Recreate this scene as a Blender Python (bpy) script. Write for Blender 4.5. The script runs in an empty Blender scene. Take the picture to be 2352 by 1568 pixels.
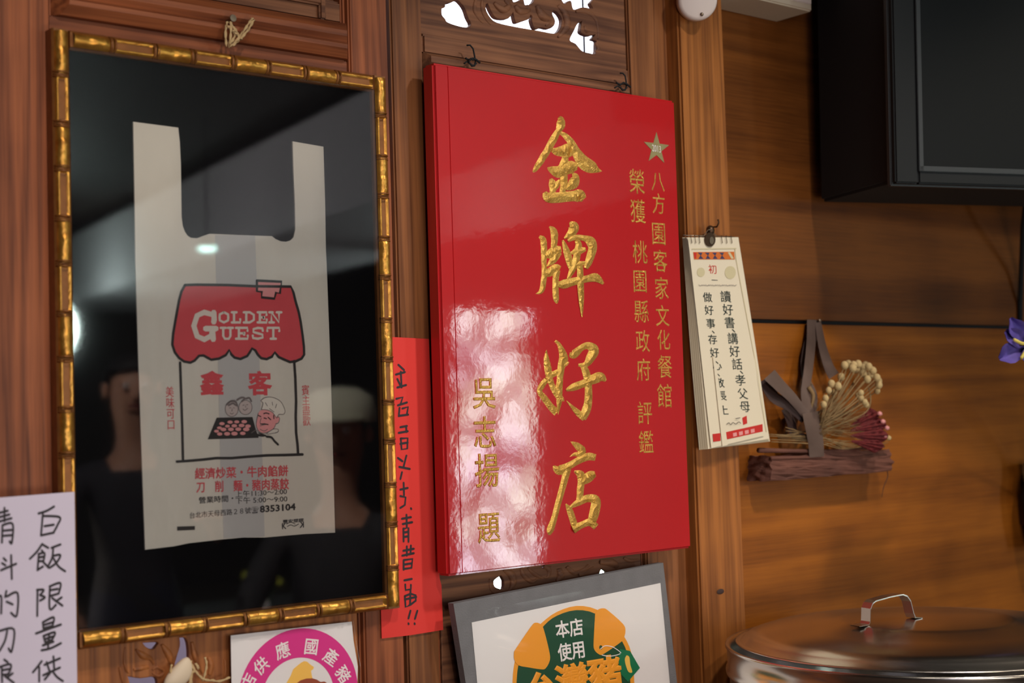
import bpy, bmesh, math, random
from mathutils import Vector, Matrix
random.seed(7)
S = bpy.context.scene
COL = S.collection
# ------------------------------------------------------------------ camera
PAN, TILT, ROLL, FPX = .6873, .0506, -.0313, 3361.9
CAM = Vector((0, -1.837, 1.3))
FW = Vector((math.sin(PAN)*math.cos(TILT), math.cos(PAN)*math.cos(TILT), math.sin(TILT)))
_r = FW.cross(Vector((0, 0, 1))).normalized(); _u = _r.cross(FW)
RT = math.cos(ROLL)*_r + math.sin(ROLL)*_u
UP = -math.sin(ROLL)*_r + math.cos(ROLL)*_u
cd = bpy.data.cameras.new('camera'); cam = bpy.data.objects.new('camera', cd); COL.objects.link(cam)
cam.matrix_world = Matrix(((RT.x, UP.x, -FW.x, CAM.x), (RT.y, UP.y, -FW.y, CAM.y), (RT.z, UP.z, -FW.z, CAM.z), (0, 0, 0, 1)))
cd.sensor_width = 36; cd.lens = 36*FPX/2352; cd.clip_start = .02
cd.dof.use_dof = True; cd.dof.focus_distance = 2.33; cd.dof.aperture_fstop = 3.6
S.camera = cam
# ------------------------------------------------------------------ world, lights, exposure
w = bpy.data.worlds.new('world'); S.world = w; w.use_nodes = True
w.node_tree.nodes['Background'].inputs[0].default_value = (.75, .8, 1, 1)
w.node_tree.nodes['Background'].inputs[1].default_value = .3
S.view_settings.view_transform = 'Standard'; S.view_settings.look = 'None'
S.view_settings.gamma = 1; S.view_settings.use_curve_mapping = False
S.view_settings.exposure = -.16
def light(name, kind, loc, energy, color, aim=None, **k):
    d = bpy.data.lights.new(name, kind); d.energy = energy; d.color = color
    for a, b in k.items(): setattr(d, a, b)
    o = bpy.data.objects.new(name, d); COL.objects.link(o); o.location = loc
    if aim is not None: o.rotation_euler = (Vector(aim)-Vector(loc)).to_track_quat('-Z', 'Y').to_euler()
    return o
WARM = (1, .86, .68); NEUT = (1, .93, .86); COOL = (.86, .84, 1)
light('downlight_lamp', 'SPOT', (1.75, -1.25, 2.62), 66, NEUT, (1.75, 0, .85), spot_size=1.30, spot_blend=.9, shadow_soft_size=.05)
light('downlight_lamp', 'SPOT', (2.75, -1.30, 2.62), 52, WARM, (2.35, 0, .45), spot_size=1.05, spot_blend=.9, shadow_soft_size=.05)
light('downlight_lamp', 'SPOT', (.55, -1.45, 2.62), 50, (1, .88, .74), (.8, 0, .95), spot_size=1.25, spot_blend=.9, shadow_soft_size=.05)
light('room_light', 'AREA', (.1, -3.0, 1.5), 17, COOL, (1.1, 0, 1.2), shape='RECTANGLE', size=1.1, size_y=.8)
light('low_fill', 'AREA', (1.1, -2.5, .8), 15, WARM, (1.9, 0, 1.0), shape='RECTANGLE', size=.8, size_y=.4)  # added warm fill from low in front, also caught by the pot rim
light('diner_fill', 'SPOT', (1.2, -1.1, 2.62), 170, NEUT, (2.15, -2.3, 1.15), spot_size=1.0, spot_blend=.7, shadow_soft_size=.05)  # added spot so the two figures show in the picture glass
light('table_fill', 'SPOT', (2.6, -2.7, 2.2), 90, NEUT, (2.75, -3.1, .7), spot_size=.5, spot_blend=.5, shadow_soft_size=.05)  # added spot to brighten the mirrored flowers
light('soffit_light', 'POINT', (3.6, -7.4, 1.95), 130, (.8, 1, .95), shadow_soft_size=.25)
light('soffit_wash', 'AREA', (2.2, -5.0, 1.6), 32, (1, .97, .98), (3.6, -4.6, 2.6), shape='RECTANGLE', size=1.2, size_y=1.2)
light('back_room_light', 'AREA', (1.4, .75, 2.5), 26, (.92, .92, 1), (1.4, 1.1, 1.2), shape='RECTANGLE', size=1.6, size_y=.3)
# ------------------------------------------------------------------ pixel -> wall plane helpers
def P(px, py, y=0.0):
    d = FW + RT*((px-1176)/FPX) - UP*((py-784)/FPX)
    return CAM + d*((y-CAM.y)/d.y)
def hs(px, py): return (840-py)/(5270.0-px)       # how a level line of the wall runs here
# ------------------------------------------------------------------ materials
def srgb(c):
    return tuple(((v/255)/12.92 if v/255 <= .04045 else ((v/255+.055)/1.055)**2.4) for v in c)
def mat(name, col, rough=.6, metal=0, coat=0, bump=0, bscale=60, var=0, vscale=8, emit=0, spec=.5, stretch=(1, 1, 1), col2=None, coatr=.05, sheen=0):
    m = bpy.data.materials.new(name); m.use_nodes = True
    nt = m.node_tree; N = nt.nodes; L = nt.links; b = N['Principled BSDF']
    c = srgb(col)+(1,)
    b.inputs['Base Color'].default_value = c; b.inputs['Roughness'].default_value = rough
    b.inputs['Metallic'].default_value = metal; b.inputs['Coat Weight'].default_value = coat
    b.inputs['Coat Roughness'].default_value = coatr; b.inputs['Specular IOR Level'].default_value = spec
    if sheen: b.inputs['Sheen Weight'].default_value = sheen
    tc = N.new('ShaderNodeTexCoord'); mp = N.new('ShaderNodeMapping'); mp.inputs['Scale'].default_value = stretch
    L.new(tc.outputs['Object'], mp.inputs[0])
    if var:
        n = N.new('ShaderNodeTexNoise'); n.inputs['Scale'].default_value = vscale; n.inputs['Detail'].default_value = 6
        L.new(mp.outputs[0], n.inputs['Vector'])
        r = N.new('ShaderNodeValToRGB'); r.color_ramp.elements[0].position = .5-.3; r.color_ramp.elements[1].position = .5+.3
        c2 = srgb(col2)+(1,) if col2 else tuple(v*(1-var) for v in c[:3])+(1,)
        r.color_ramp.elements[0].color = c2; r.color_ramp.elements[1].color = c
        L.new(n.outputs['Fac'], r.inputs[0]); L.new(r.outputs[0], b.inputs['Base Color'])
    if bump:
        n = N.new('ShaderNodeTexNoise'); n.inputs['Scale'].default_value = bscale; n.inputs['Detail'].default_value = 4
        L.new(mp.outputs[0], n.inputs['Vector'])
        bp = N.new('ShaderNodeBump'); bp.inputs['Strength'].default_value = bump; bp.inputs['Distance'].default_value = .002
        L.new(n.outputs['Fac'], bp.inputs['Height']); L.new(bp.outputs[0], b.inputs['Normal'])
        if coat: L.new(bp.outputs[0], b.inputs['Coat Normal'])
    if emit:
        b.inputs['Emission Color'].default_value = c; b.inputs['Emission Strength'].default_value = emit
    return m
def wood(name, c1, c2, axis='z', rough=.5, ring=16.0, knots=True):
    """long grain along axis, fine pores, slow tint changes"""
    m = bpy.data.materials.new(name); m.use_nodes = True
    nt = m.node_tree; N = nt.nodes; L = nt.links; b = N['Principled BSDF']
    tc = N.new('ShaderNodeTexCoord')
    sc = {'z': (1, 1, .03), 'x': (.03, 1, 1)}[axis]
    mp = N.new('ShaderNodeMapping'); mp.inputs['Scale'].default_value = sc; L.new(tc.outputs['Object'], mp.inputs[0])
    n1 = N.new('ShaderNodeTexNoise'); n1.inputs['Scale'].default_value = ring; n1.inputs['Detail'].default_value = 3; n1.inputs['Distortion'].default_value = .25
    L.new(mp.outputs[0], n1.inputs['Vector'])
    wv = N.new('ShaderNodeMath'); wv.operation = 'MULTIPLY'; wv.inputs[1].default_value = 55; L.new(n1.outputs['Fac'], wv.inputs[0])
    sn = N.new('ShaderNodeMath'); sn.operation = 'SINE'; L.new(wv.outputs[0], sn.inputs[0])
    n2 = N.new('ShaderNodeTexNoise'); n2.inputs['Scale'].default_value = 260; n2.inputs['Detail'].default_value = 4
    L.new(mp.outputs[0], n2.inputs['Vector'])
    n3 = N.new('ShaderNodeTexNoise'); n3.inputs['Scale'].default_value = 5; n3.inputs['Detail'].default_value = 3
    L.new(tc.outputs['Object'], n3.inputs['Vector'])
    a = N.new('ShaderNodeMath'); a.operation = 'MULTIPLY_ADD'; a.inputs[1].default_value = .13; a.inputs[2].default_value = .0; L.new(sn.outputs[0], a.inputs[0])
    a2 = N.new('ShaderNodeMath'); a2.operation = 'MULTIPLY_ADD'; a2.inputs[1].default_value = .45; L.new(n2.outputs['Fac'], a2.inputs[0]); L.new(a.outputs[0], a2.inputs[2])
    a3 = N.new('ShaderNodeMath'); a3.operation = 'MULTIPLY_ADD'; a3.inputs[1].default_value = .6; L.new(n3.outputs['Fac'], a3.inputs[0]); L.new(a2.outputs[0], a3.inputs[2])
    r = N.new('ShaderNodeValToRGB'); r.color_ramp.elements[0].position = .28; r.color_ramp.elements[1].position = .74
    r.color_ramp.elements[0].color = srgb(c2)+(1,); r.color_ramp.elements[1].color = srgb(c1)+(1,)
    L.new(a3.outputs[0], r.inputs[0]); L.new(r.outputs[0], b.inputs['Base Color'])
    b.inputs['Roughness'].default_value = rough; b.inputs['Specular IOR Level'].default_value = .3
    bp = N.new('ShaderNodeBump'); bp.inputs['Strength'].default_value = .35; bp.inputs['Distance'].default_value = .0015
    L.new(a2.outputs[0], bp.inputs['Height']); L.new(bp.outputs[0], b.inputs['Normal'])
    return m
M = {}
M['wood_v'] = wood('reddish pine upright', (166, 94, 56), (100, 50, 27))
M['wood_v2'] = wood('golden pine upright', (172, 106, 50), (116, 66, 28))
M['wood_m'] = wood('brown pine upright', (150, 94, 54), (98, 56, 30))
M['wood_h'] = wood('reddish pine crosswise', (158, 90, 54), (96, 48, 28), 'x')
M['wood_carve'] = wood('old carved wood', (140, 92, 62), (84, 50, 34), 'x', .6)
M['wood_carve_lit'] = wood('warm lit carved wood', (176, 108, 56), (112, 60, 30), 'z', .5)  # lighter, oranger carved wood: warm light at the lower left put into its colour
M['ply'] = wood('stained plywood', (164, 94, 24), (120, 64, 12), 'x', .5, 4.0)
M['ply_shaded'] = wood('shaded plywood', (132, 76, 28), (90, 48, 16), 'x', .5, 4.0)  # same plywood, with the shade around the television put into its colour
M['dark_wood'] = wood('dark room wood', (40, 28, 20), (24, 16, 12), 'x', .6)
M['gold'] = mat('gilt bamboo', (236, 178, 80), .34, .8, bump=.5, bscale=140, var=1, vscale=70, col2=(160, 100, 38))
M['gold_dark'] = mat('worn brown gilt', (150, 94, 46), .45, .4, bump=.3, var=.4, vscale=60)
M['leaf'] = mat('gold leaf lettering', (252, 208, 112), .33, .8, bump=1, bscale=420, var=1, vscale=120, col2=(204, 150, 62))
M['red'] = mat('red lacquer', (186, 12, 18), .45, 0, .8, bump=.045, bscale=48, var=.1, vscale=6, coatr=.04, spec=.3)
M['red_paper'] = mat('red paper', (226, 52, 44), .7, bump=.1, var=.08)
M['black'] = mat('black backing paper', (7, 6, 9), .9, spec=.1)
M['bag'] = mat('white plastic carrier bag', (214, 206, 192), .38, bump=1, bscale=20, var=.08, vscale=20, stretch=(1, 1, .45))
M['bag_fold'] = mat('folded plastic', (184, 180, 176), .42, bump=.25, bscale=26)
M['p_red'] = mat('red print', (214, 72, 80), .6, var=.12, vscale=30)
M['p_pink'] = mat('pink print', (226, 150, 148), .6)
M['p_black'] = mat('black print', (30, 22, 22), .6)
M['p_grey'] = mat('grey line print', (110, 98, 96), .6)
M['p_face'] = mat('pale grey face print', (188, 172, 166), .6)
M['p_bag'] = mat('unprinted plastic', (220, 212, 198), .5)
M['paper_l'] = mat('white paper', (226, 214, 232), .75, bump=.05, var=.03)
M['paper'] = mat('poster paper', (228, 222, 220), .6)
M['paper_w'] = mat('calendar paper', (226, 212, 186), .6)
M['paper_edge'] = mat('calendar page edges', (206, 188, 156), .7)
M['ink'] = mat('brush pen ink', (38, 28, 34), .6)
M['ink_g'] = mat('green black ink', (26, 40, 34), .6)
M['cal_red'] = mat('calendar red', (196, 38, 30), .6)
M['cal_or'] = mat('calendar orange', (206, 104, 30), .6)
M['cal_blue'] = mat('calendar blue', (56, 56, 92), .6)
M['cal_beige'] = mat('calendar beige ornament', (204, 190, 150), .6)
M['mag'] = mat('magenta print', (214, 40, 132), .5)
M['white_p'] = mat('white print', (236, 226, 224), .5)
M['yellow_p'] = mat('yellow print', (240, 188, 84), .5)
M['brown_p'] = mat('brown print', (150, 66, 36), .5)
M['or_p'] = mat('orange print', (236, 154, 40), .5)
M['green_p'] = mat('dark green print', (18, 70, 44), .5)
M['green2_p'] = mat('green print', (10, 112, 72), .5)
M['grey_f'] = mat('grey felt board', (118, 116, 118), .8, bump=.4, bscale=400, var=.2, vscale=40)
M['star'] = mat('silver gold star', (176, 160, 110), .4, .5, var=.15, vscale=40)
M['metal'] = mat('dull nickel', (150, 130, 110), .35, .9)
M['bronze'] = mat('dark bronze', (84, 62, 46), .4, .8)
M['steel'] = mat('stainless steel', (214, 208, 200), .22, 1, bump=.04, bscale=14, stretch=(1, 1, .3))
M['steel_b'] = mat('brushed stainless', (190, 182, 174), .28, 1)
M['tv'] = mat('black plastic television', (13, 14, 16), .6, spec=.3, bump=.05, bscale=600)
M['tv_body'] = mat('matt black housing', (14, 13, 14), .85)
M['tv_screen'] = mat('switched off screen', (6, 8, 10), .6, spec=.2)
M['tv_lip'] = mat('grey bezel lip', (40, 41, 43), .5)
M['plastic_w'] = mat('white plastic', (222, 206, 198), .45)
M['plastic_c'] = mat('cream plastic', (206, 190, 168), .5)
M['bark'] = mat('weathered bark wood', (122, 74, 58), .8, bump=1, bscale=50, var=1, vscale=22, col2=(66, 36, 28), stretch=(.4, 1, 1))
M['ribbon'] = mat('brown satin ribbon', (100, 78, 68), .7, bump=.2, var=.3, vscale=20)
M['ribbon_d'] = mat('dark brown ribbon', (62, 42, 38), .7)
M['twig'] = mat('dried stems', (150, 120, 78), .8, var=.3, vscale=60)
M['bud'] = mat('cream dried buds', (206, 178, 126), .85, bump=.6, bscale=300, var=.2, vscale=90)
M['cocks'] = mat('dried dark red flower', (128, 38, 38), .85, bump=1, bscale=160, var=1, vscale=70, col2=(82, 20, 24))
M['purple'] = mat('purple petals', (96, 78, 168), .6, var=.4, vscale=30)
M['yel_pet'] = mat('yellow stamen', (226, 204, 96), .6)
M['yel_green'] = mat('yellow green blossoms', (196, 200, 60), .7)
M['green'] = mat('green stem', (60, 92, 40), .6)
M['twine'] = mat('jute twine', (196, 166, 120), .85)
M['cream'] = mat('cream shell', (226, 204, 176), .5)
M['white_wall'] = mat('lilac white paint', (206, 200, 226), .7)
M['soffit'] = mat('white painted soffit', (214, 210, 212), .5)
M['floor'] = mat('dark floor tiles', (70, 58, 50), .4, var=.3)
M['skin'] = mat('skin', (196, 146, 120), .5)
M['hair'] = mat('black hair', (24, 20, 20), .6)
M['shirt'] = mat('dark shirt', (40, 40, 48), .8)
M['shirt2'] = mat('charcoal jacket', (54, 54, 58), .8)
M['cap'] = mat('pale khaki cap', (196, 196, 176), .8)
M['trouser'] = mat('navy trousers', (36, 40, 60), .8)
M['lampw'] = mat('lit lamp face', (200, 255, 246), .5, emit=22)
M['panelw'] = mat('glowing white panel', (236, 244, 255), .5, emit=2.6)
def glass_mat(name, ior, tint=(1, 1, 1)):
    m = bpy.data.materials.new(name); m.use_nodes = True; nt = m.node_tree; N = nt.nodes; L = nt.links
    N.remove(N['Principled BSDF']); o = N['Material Output']
    t = N.new('ShaderNodeBsdfTransparent'); t.inputs[0].default_value = tint+(1,)
    g = N.new('ShaderNodeBsdfGlossy'); g.inputs['Roughness'].default_value = .03
    f = N.new('ShaderNodeFresnel'); f.inputs[0].default_value = ior
    x = N.new('ShaderNodeMixShader'); L.new(f.outputs[0], x.inputs[0]); L.new(t.outputs[0], x.inputs[1]); L.new(g.outputs[0], x.inputs[2])
    L.new(x.outputs[0], o.inputs[0]); return m
M['glass'] = glass_mat('picture glass', 1.6)
M['sleeve'] = glass_mat('clear plastic sleeve', 1.16)
def street_mat():
    """a lit street seen through the frosted entrance door: soft bright and dim blobs"""
    m = bpy.data.materials.new('bright street through the door'); m.use_nodes = True; nt = m.node_tree; N = nt.nodes; L = nt.links
    b = N['Principled BSDF']; tc = N.new('ShaderNodeTexCoord')
    v = N.new('ShaderNodeTexVoronoi'); v.inputs['Scale'].default_value = 7.0; v.feature = 'SMOOTH_F1'; L.new(tc.outputs['Object'], v.inputs['Vector'])
    r = N.new('ShaderNodeValToRGB'); r.color_ramp.elements[0].color = (1, 1, 1, 1); r.color_ramp.elements[1].color = (.03, .035, .03, 1)
    r.color_ramp.elements[0].position = .18; r.color_ramp.elements[1].position = .68
    L.new(v.outputs['Distance'], r.inputs[0])
    mx = N.new('ShaderNodeMix'); mx.data_type = 'RGBA'; mx.blend_type = 'MULTIPLY'; mx.inputs[0].default_value = 1
    n = N.new('ShaderNodeTexNoise'); n.inputs['Scale'].default_value = 2.2; L.new(tc.outputs['Object'], n.inputs['Vector'])
    r2 = N.new('ShaderNodeValToRGB'); r2.color_ramp.elements[0].color = (.78, .86, 1, 1); r2.color_ramp.elements[1].color = (.8, 1, .86, 1)
    r2.color_ramp.elements[0].position = .4; r2.color_ramp.elements[1].position = .6
    L.new(n.outputs['Fac'], r2.inputs[0]); L.new(r.outputs[0], mx.inputs[6]); L.new(r2.outputs[0], mx.inputs[7])
    b.inputs['Base Color'].default_value = (.1, .1, .1, 1)
    L.new(mx.outputs[2], b.inputs['Emission Color']); b.inputs['Emission Strength'].default_value = 27
    return m
M['street'] = street_mat()
# ------------------------------------------------------------------ object helpers
OFF = {}
def thing(name, label, cat, loc, group=None):
    o = bpy.data.objects.new(name, None); COL.objects.link(o); o.location = loc; o.empty_display_size = .05
    o['label'] = label; o['category'] = cat
    if group: o['group'] = group
    OFF[o] = Vector(loc); return o
def struct(name, loc=(0, 0, 0)):
    o = bpy.data.objects.new(name, None); COL.objects.link(o); o.location = loc; o['kind'] = 'structure'; OFF[o] = Vector(loc); return o
def obj(name, V, F, m, parent=None, smooth=False, label=None, kind=None, origin=None):
    off = OFF[parent] if parent else Vector(origin or (0, 0, 0))
    me = bpy.data.meshes.new(name); me.from_pydata([tuple(Vector(v)-off) for v in V], [], F); me.update()
    if isinstance(m, str): m = M[m]
    me.materials.append(m)
    if smooth: me.polygons.foreach_set('use_smooth', [True]*len(me.polygons))
    o = bpy.data.objects.new(name, me); COL.objects.link(o)
    if parent: o.parent = parent
    else: o.location = off
    OFF[o] = off
    if label: o['label'] = label
    if kind: o['kind'] = kind
    return o
def tag(o, label, cat, group=None):
    o['label'] = label; o['category'] = cat
    if group: o['group'] = group
    return o
def bm_out(bm):
    bm.verts.ensure_lookup_table(); bm.verts.index_update()
    V = [v.co.copy() for v in bm.verts]; F = [[v.index for v in f.verts] for f in bm.faces]; bm.free(); return V, F
def boxvf(x0, x1, y0, y1, z0, z1, bev=.002, seg=2):
    bm = bmesh.new(); bmesh.ops.create_cube(bm, size=1)
    for v in bm.verts:
        v.co = Vector(((x0+x1)/2+v.co.x*(x1-x0), (y0+y1)/2+v.co.y*(y1-y0), (z0+z1)/2+v.co.z*(z1-z0)))
    if bev: bmesh.ops.bevel(bm, geom=bm.edges[:], offset=bev, segments=seg, affect='EDGES', clamp_overlap=True)
    return bm_out(bm)
def box(name, x0, x1, y0, y1, z0, z1, m, parent=None, bev=.002, **k):
    V, F = boxvf(x0, x1, y0, y1, z0, z1, bev); return obj(name, V, F, m, parent, **k)
def join(*vfs):
    V, F = [], []
    for v, f in vfs:
        n = len(V); V += list(v); F += [[i+n for i in q] for q in f]
    return V, F
def grid(pts, nu, nv):
    """pts row-major (nv+1 rows of nu+1)"""
    F = []
    for j in range(nv):
        for i in range(nu):
            a = j*(nu+1)+i; F.append([a, a+1, a+nu+2, a+nu+1])
    return pts, F
def prism_x(prof, x0, x1, mit0=0, mit1=0):
    """closed profile [(y,z)] run along x, ends mitred by y"""
    n = len(prof); ym = max(p[0] for p in prof)
    V = [(x0+(ym-p[0])*mit0, p[0], p[1]) for p in prof]+[(x1-(ym-p[0])*mit1, p[0], p[1]) for p in prof]
    F = [[i, (i+1) % n, n+(i+1) % n, n+i] for i in range(n)]+[list(range(n))[::-1], list(range(n, 2*n))]
    return V, F
def prism_z(prof, z0, z1):
    n = len(prof)
    V = [(p[0], p[1], z0) for p in prof]+[(p[0], p[1], z1) for p in prof]
    F = [[i, (i+1) % n, n+(i+1) % n, n+i] for i in range(n)]+[list(range(n))[::-1], list(range(n, 2*n))]
    return V, F
def slabvf(pts, thick, direc=Vector((0, 1, 0)), bev=0):
    """3-D outline given a thickness away from the room"""
    bm = bmesh.new(); vs = [bm.verts.new(p) for p in pts]; f = bm.faces.new(vs)
    r = bmesh.ops.extrude_face_region(bm, geom=[f])
    for e in r['geom']:
        if isinstance(e, bmesh.types.BMVert): e.co += direc*thick
    bmesh.ops.recalc_face_normals(bm, faces=bm.faces[:])
    bmesh.ops.triangulate(bm, faces=[f for f in bm.faces if len(f.verts) > 4])
    return bm_out(bm)
def slab(name, px, y, thick, m, parent=None, **k):
    V, F = slabvf([P(a, b, y) for a, b in px], thick); return obj(name, V, F, m, parent, **k)
def catmull(p, n=6):
    if len(p) < 3: return p
    q = [p[0]]+list(p)+[p[-1]]; out = []
    for i in range(1, len(q)-2):
        for k in range(n):
            t = k/n; a, b, c, d = q[i-1], q[i], q[i+1], q[i+2]
            out.append(tuple(.5*((2*b[j])+(-a[j]+c[j])*t+(2*a[j]-5*b[j]+4*c[j]-d[j])*t*t+(-a[j]+3*b[j]-3*c[j]+d[j])*t**3) for j in range(len(b))))
    out.append(tuple(p[-1])); return out
def strokevf(pts, w, y, smooth=True, caps=True, xk=.72):
    """flat ink line: pts in picture scale, w width; xk narrows the width where the stroke runs upright"""
    q = catmull(pts, 5) if smooth and len(pts) > 2 else list(pts)
    V, F = [], []
    n = len(q)
    if caps:
        d0 = Vector((q[0][0]-q[1][0], q[0][1]-q[1][1])); d1 = Vector((q[-1][0]-q[-2][0], q[-1][1]-q[-2][1]))
        if d0.length > 0 and d1.length > 0:
            d0 = d0.normalized()*w*.4; d1 = d1.normalized()*w*.4
            q = [(q[0][0]+d0.x, q[0][1]+d0.y)]+[tuple(x[:2]) for x in q]+[(q[-1][0]+d1.x, q[-1][1]+d1.y)]
    n = len(q)
    for i, p in enumerate(q):
        a = q[max(0, i-1)]; b = q[min(n-1, i+1)]
        d = Vector((b[0]-a[0], b[1]-a[1]))
        d = d.normalized() if d.length > 1e-6 else Vector((1, 0))
        hw = w/2*(.55 if caps and i in (0, n-1) else 1)
        nx, ny = -d.y*hw*xk, d.x*hw
        V += [P(p[0]+nx, p[1]+ny, y), P(p[0]-nx, p[1]-ny, y)]
    for i in range(n-1): F.append([2*i, 2*i+1, 2*i+3, 2*i+2])
    return V, F
def strokes(name, lst, w, y, m, parent, ox=0, oy=0, s=1, smooth=True, xk=.72, **k):
    vf = []
    for i, l in enumerate(lst):
        vf.append(strokevf([(ox+a/s, oy+b/s) for a, b in l], w, y-i*4e-6, smooth, xk=xk))
    V, F = join(*vf); return obj(name, V, F, m, parent, **k)
def ridgevf(pts, y, hk=.3, ox=0, oy=0, s=1, mpp=.00066, sub=5):
    """brush stroke with a roof ridge: pts (x,y,width)"""
    q = catmull([(ox+a/s, oy+b/s, c/s) for a, b, c in pts], sub)
    V, F = [], []; n = len(q)
    for i, p in enumerate(q):
        a = q[max(0, i-1)]; b = q[min(n-1, i+1)]
        d = Vector((b[0]-a[0], b[1]-a[1])); d = d.normalized() if d.length > 1e-6 else Vector((1, 0))
        wd = max(p[2], .4); nx, ny = -d.y*wd/2*.95, d.x*wd/2
        jit = .25*math.sin(i*1.7+p[0])
        V += [P(p[0]+nx, p[1]+ny, y), P(p[0]+nx*jit, p[1]+ny*jit, y-wd*mpp*hk), P(p[0]-nx, p[1]-ny, y)]
    for i in range(n-1):
        a = 3*i; F += [[a, a+1, a+4, a+3], [a+1, a+2, a+5, a+4]]
    F += [[0, 2, 1], [3*n-3, 3*n-2, 3*n-1]]
    return V, F
_gc = {}
def glyph(s, off=0, bev=0):
    key = (s, off, bev)
    if key in _gc: return _gc[key]
    c = bpy.data.curves.new('t', 'FONT'); c.body = s; c.offset = off; c.resolution_u = 3 if not bev else 2
    if bev: c.bevel_depth = bev; c.bevel_resolution = 0; c.extrude = .004
    o = bpy.data.objects.new('t', c); COL.objects.link(o)
    dg = bpy.context.evaluated_depsgraph_get()
    me = bpy.data.meshes.new_from_object(o.evaluated_get(dg))
    V = [v.co.copy() for v in me.vertices]; F = [list(p.vertices) for p in me.polygons]
    bpy.data.objects.remove(o); bpy.data.curves.remove(c); bpy.data.meshes.remove(me)
    _gc[key] = (V, F); return V, F
def textvf(s, a, b, h, y, off=0, bev=0, up=None, fit=True, mpp=.00066, lift=0):
    """lettering on the upright plane y between points a and b of its middle line, h = letter height"""
    if off > 0 and not bev: bev, off, mpp = off*.9, 0, .00025      # bolder weight: grown outline, still nearly flat
    V, F = glyph(s, off, bev)
    if fit: x0 = min(v.x for v in V); x1 = max(v.x for v in V)
    else: x0, x1 = 0, float(len(s))
    latin = all(ord(ch) < 0x2000 for ch in s)
    cz, hz = (.35, .72) if latin else (.36, .92)
    if up is None: up = (-(a[0]+633)/58300, -1)
    out = []
    for v in V:
        u = (v.x-x0)/(x1-x0); t = (v.y-cz)/hz*h
        out.append(P(a[0]+(b[0]-a[0])*u+up[0]*t, a[1]+(b[1]-a[1])*u+up[1]*t, y-lift-(v.z)*h/hz*mpp))
    return out, F
def char_at(ch, cx, cy, w, h, y, slope=None, **k):
    s = hs(cx, cy) if slope is None else slope
    return textvf(ch, (cx-w/2, cy-s*w/2), (cx+w/2, cy+s*w/2), h, y, fit=False, **k)
def tube(pts, r, n=6, taper=1.0):
    pts = [Vector(p) for p in pts]; V, F = [], []
    for i, p in enumerate(pts):
        t = (pts[min(i+1, len(pts)-1)]-pts[max(i-1, 0)]).normalized()
        a = t.orthogonal().normalized() if i == 0 else (a-t*a.dot(t)).normalized()
        b = t.cross(a); rr = r*(1+(taper-1)*i/max(1, len(pts)-1))
        for k in range(n):
            g = 2*math.pi*k/n; V.append(p+(a*math.cos(g)+b*math.sin(g))*rr)
    m = len(pts)
    for i in range(m-1):
        for k in range(n): F.append([i*n+k, i*n+(k+1) % n, (i+1)*n+(k+1) % n, (i+1)*n+k])
    F += [list(range(n))[::-1], list(range((m-1)*n, m*n))]
    return V, F
def lathe(c, prof, n=64, axis=Vector((0, 0, 1)), cap=False):
    """prof [(r,h)] around axis at c"""
    c = Vector(c); ax = axis.normalized(); a = ax.orthogonal().normalized(); b = ax.cross(a); V, F = [], []
    for r, h in prof:
        for k in range(n):
            g = 2*math.pi*k/n; V.append(c+ax*h+(a*math.cos(g)+b*math.sin(g))*r)
    for i in range(len(prof)-1):
        for k in range(n): F.append([i*n+k, i*n+(k+1) % n, (i+1)*n+(k+1) % n, (i+1)*n+k])
    if cap: F += [list(range(n))[::-1], list(range((len(prof)-1)*n, len(prof)*n))]
    return V, F
def blob(c, r, sx=1, sy=1, sz=1, n=8):
    bm = bmesh.new(); bmesh.ops.create_icosphere(bm, subdivisions=2 if n > 6 else 1, radius=r)
    for v in bm.verts: v.co = Vector(c)+Vector((v.co.x*sx, v.co.y*sy, v.co.z*sz))
    return bm_out(bm)
def band(pts, width_vec, thick=.0006):
    """ribbon: centre line pts, width vector per point or one"""
    V, F = [], []
    for i, p in enumerate(pts):
        wv = width_vec[i] if isinstance(width_vec, list) else width_vec
        V += [Vector(p)-wv/2, Vector(p)+wv/2]
    for i in range(len(pts)-1): F.append([2*i, 2*i+1, 2*i+3, 2*i+2])
    n = len(V); V += [Vector(v)+Vector((0, thick, 0)) for v in V[:n]]
    F += [[n+i for i in f[::-1]] for f in F[:]]
    return V, F
def holed(outer, holes, y0, thick, bev=.0015):
    """pierced board: outlines [(x,z)] filled between and given a thickness"""
    c = bpy.data.curves.new('f', 'CURVE'); c.dimensions = '2D'; c.fill_mode = 'BOTH'; c.extrude = thick/2-bev; c.bevel_depth = bev; c.bevel_resolution = 1; c.offset = -bev
    for lst in [outer]+holes:
        sp = c.splines.new('POLY'); sp.points.add(len(lst)-1); sp.use_cyclic_u = True
        for q, (x, z) in zip(sp.points, lst): q.co = (x, z, 0, 1)
    o = bpy.data.objects.new('f', c); COL.objects.link(o)
    me = bpy.data.meshes.new_from_object(o.evaluated_get(bpy.context.evaluated_depsgraph_get()))
    V = [(v.co.x, y0+thick/2-v.co.z, v.co.y) for v in me.vertices]; F = [list(p.vertices) for p in me.polygons]
    bpy.data.objects.remove(o); bpy.data.curves.remove(c); bpy.data.meshes.remove(me)
    return V, F
def xz(px, ox, oy, s, y): return [(lambda p: (p.x, p.z))(P(ox+a/s, oy+b/s, y)) for a, b in catmull([t for t in px]+[px[0]], 3)[:-1]]
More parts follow.
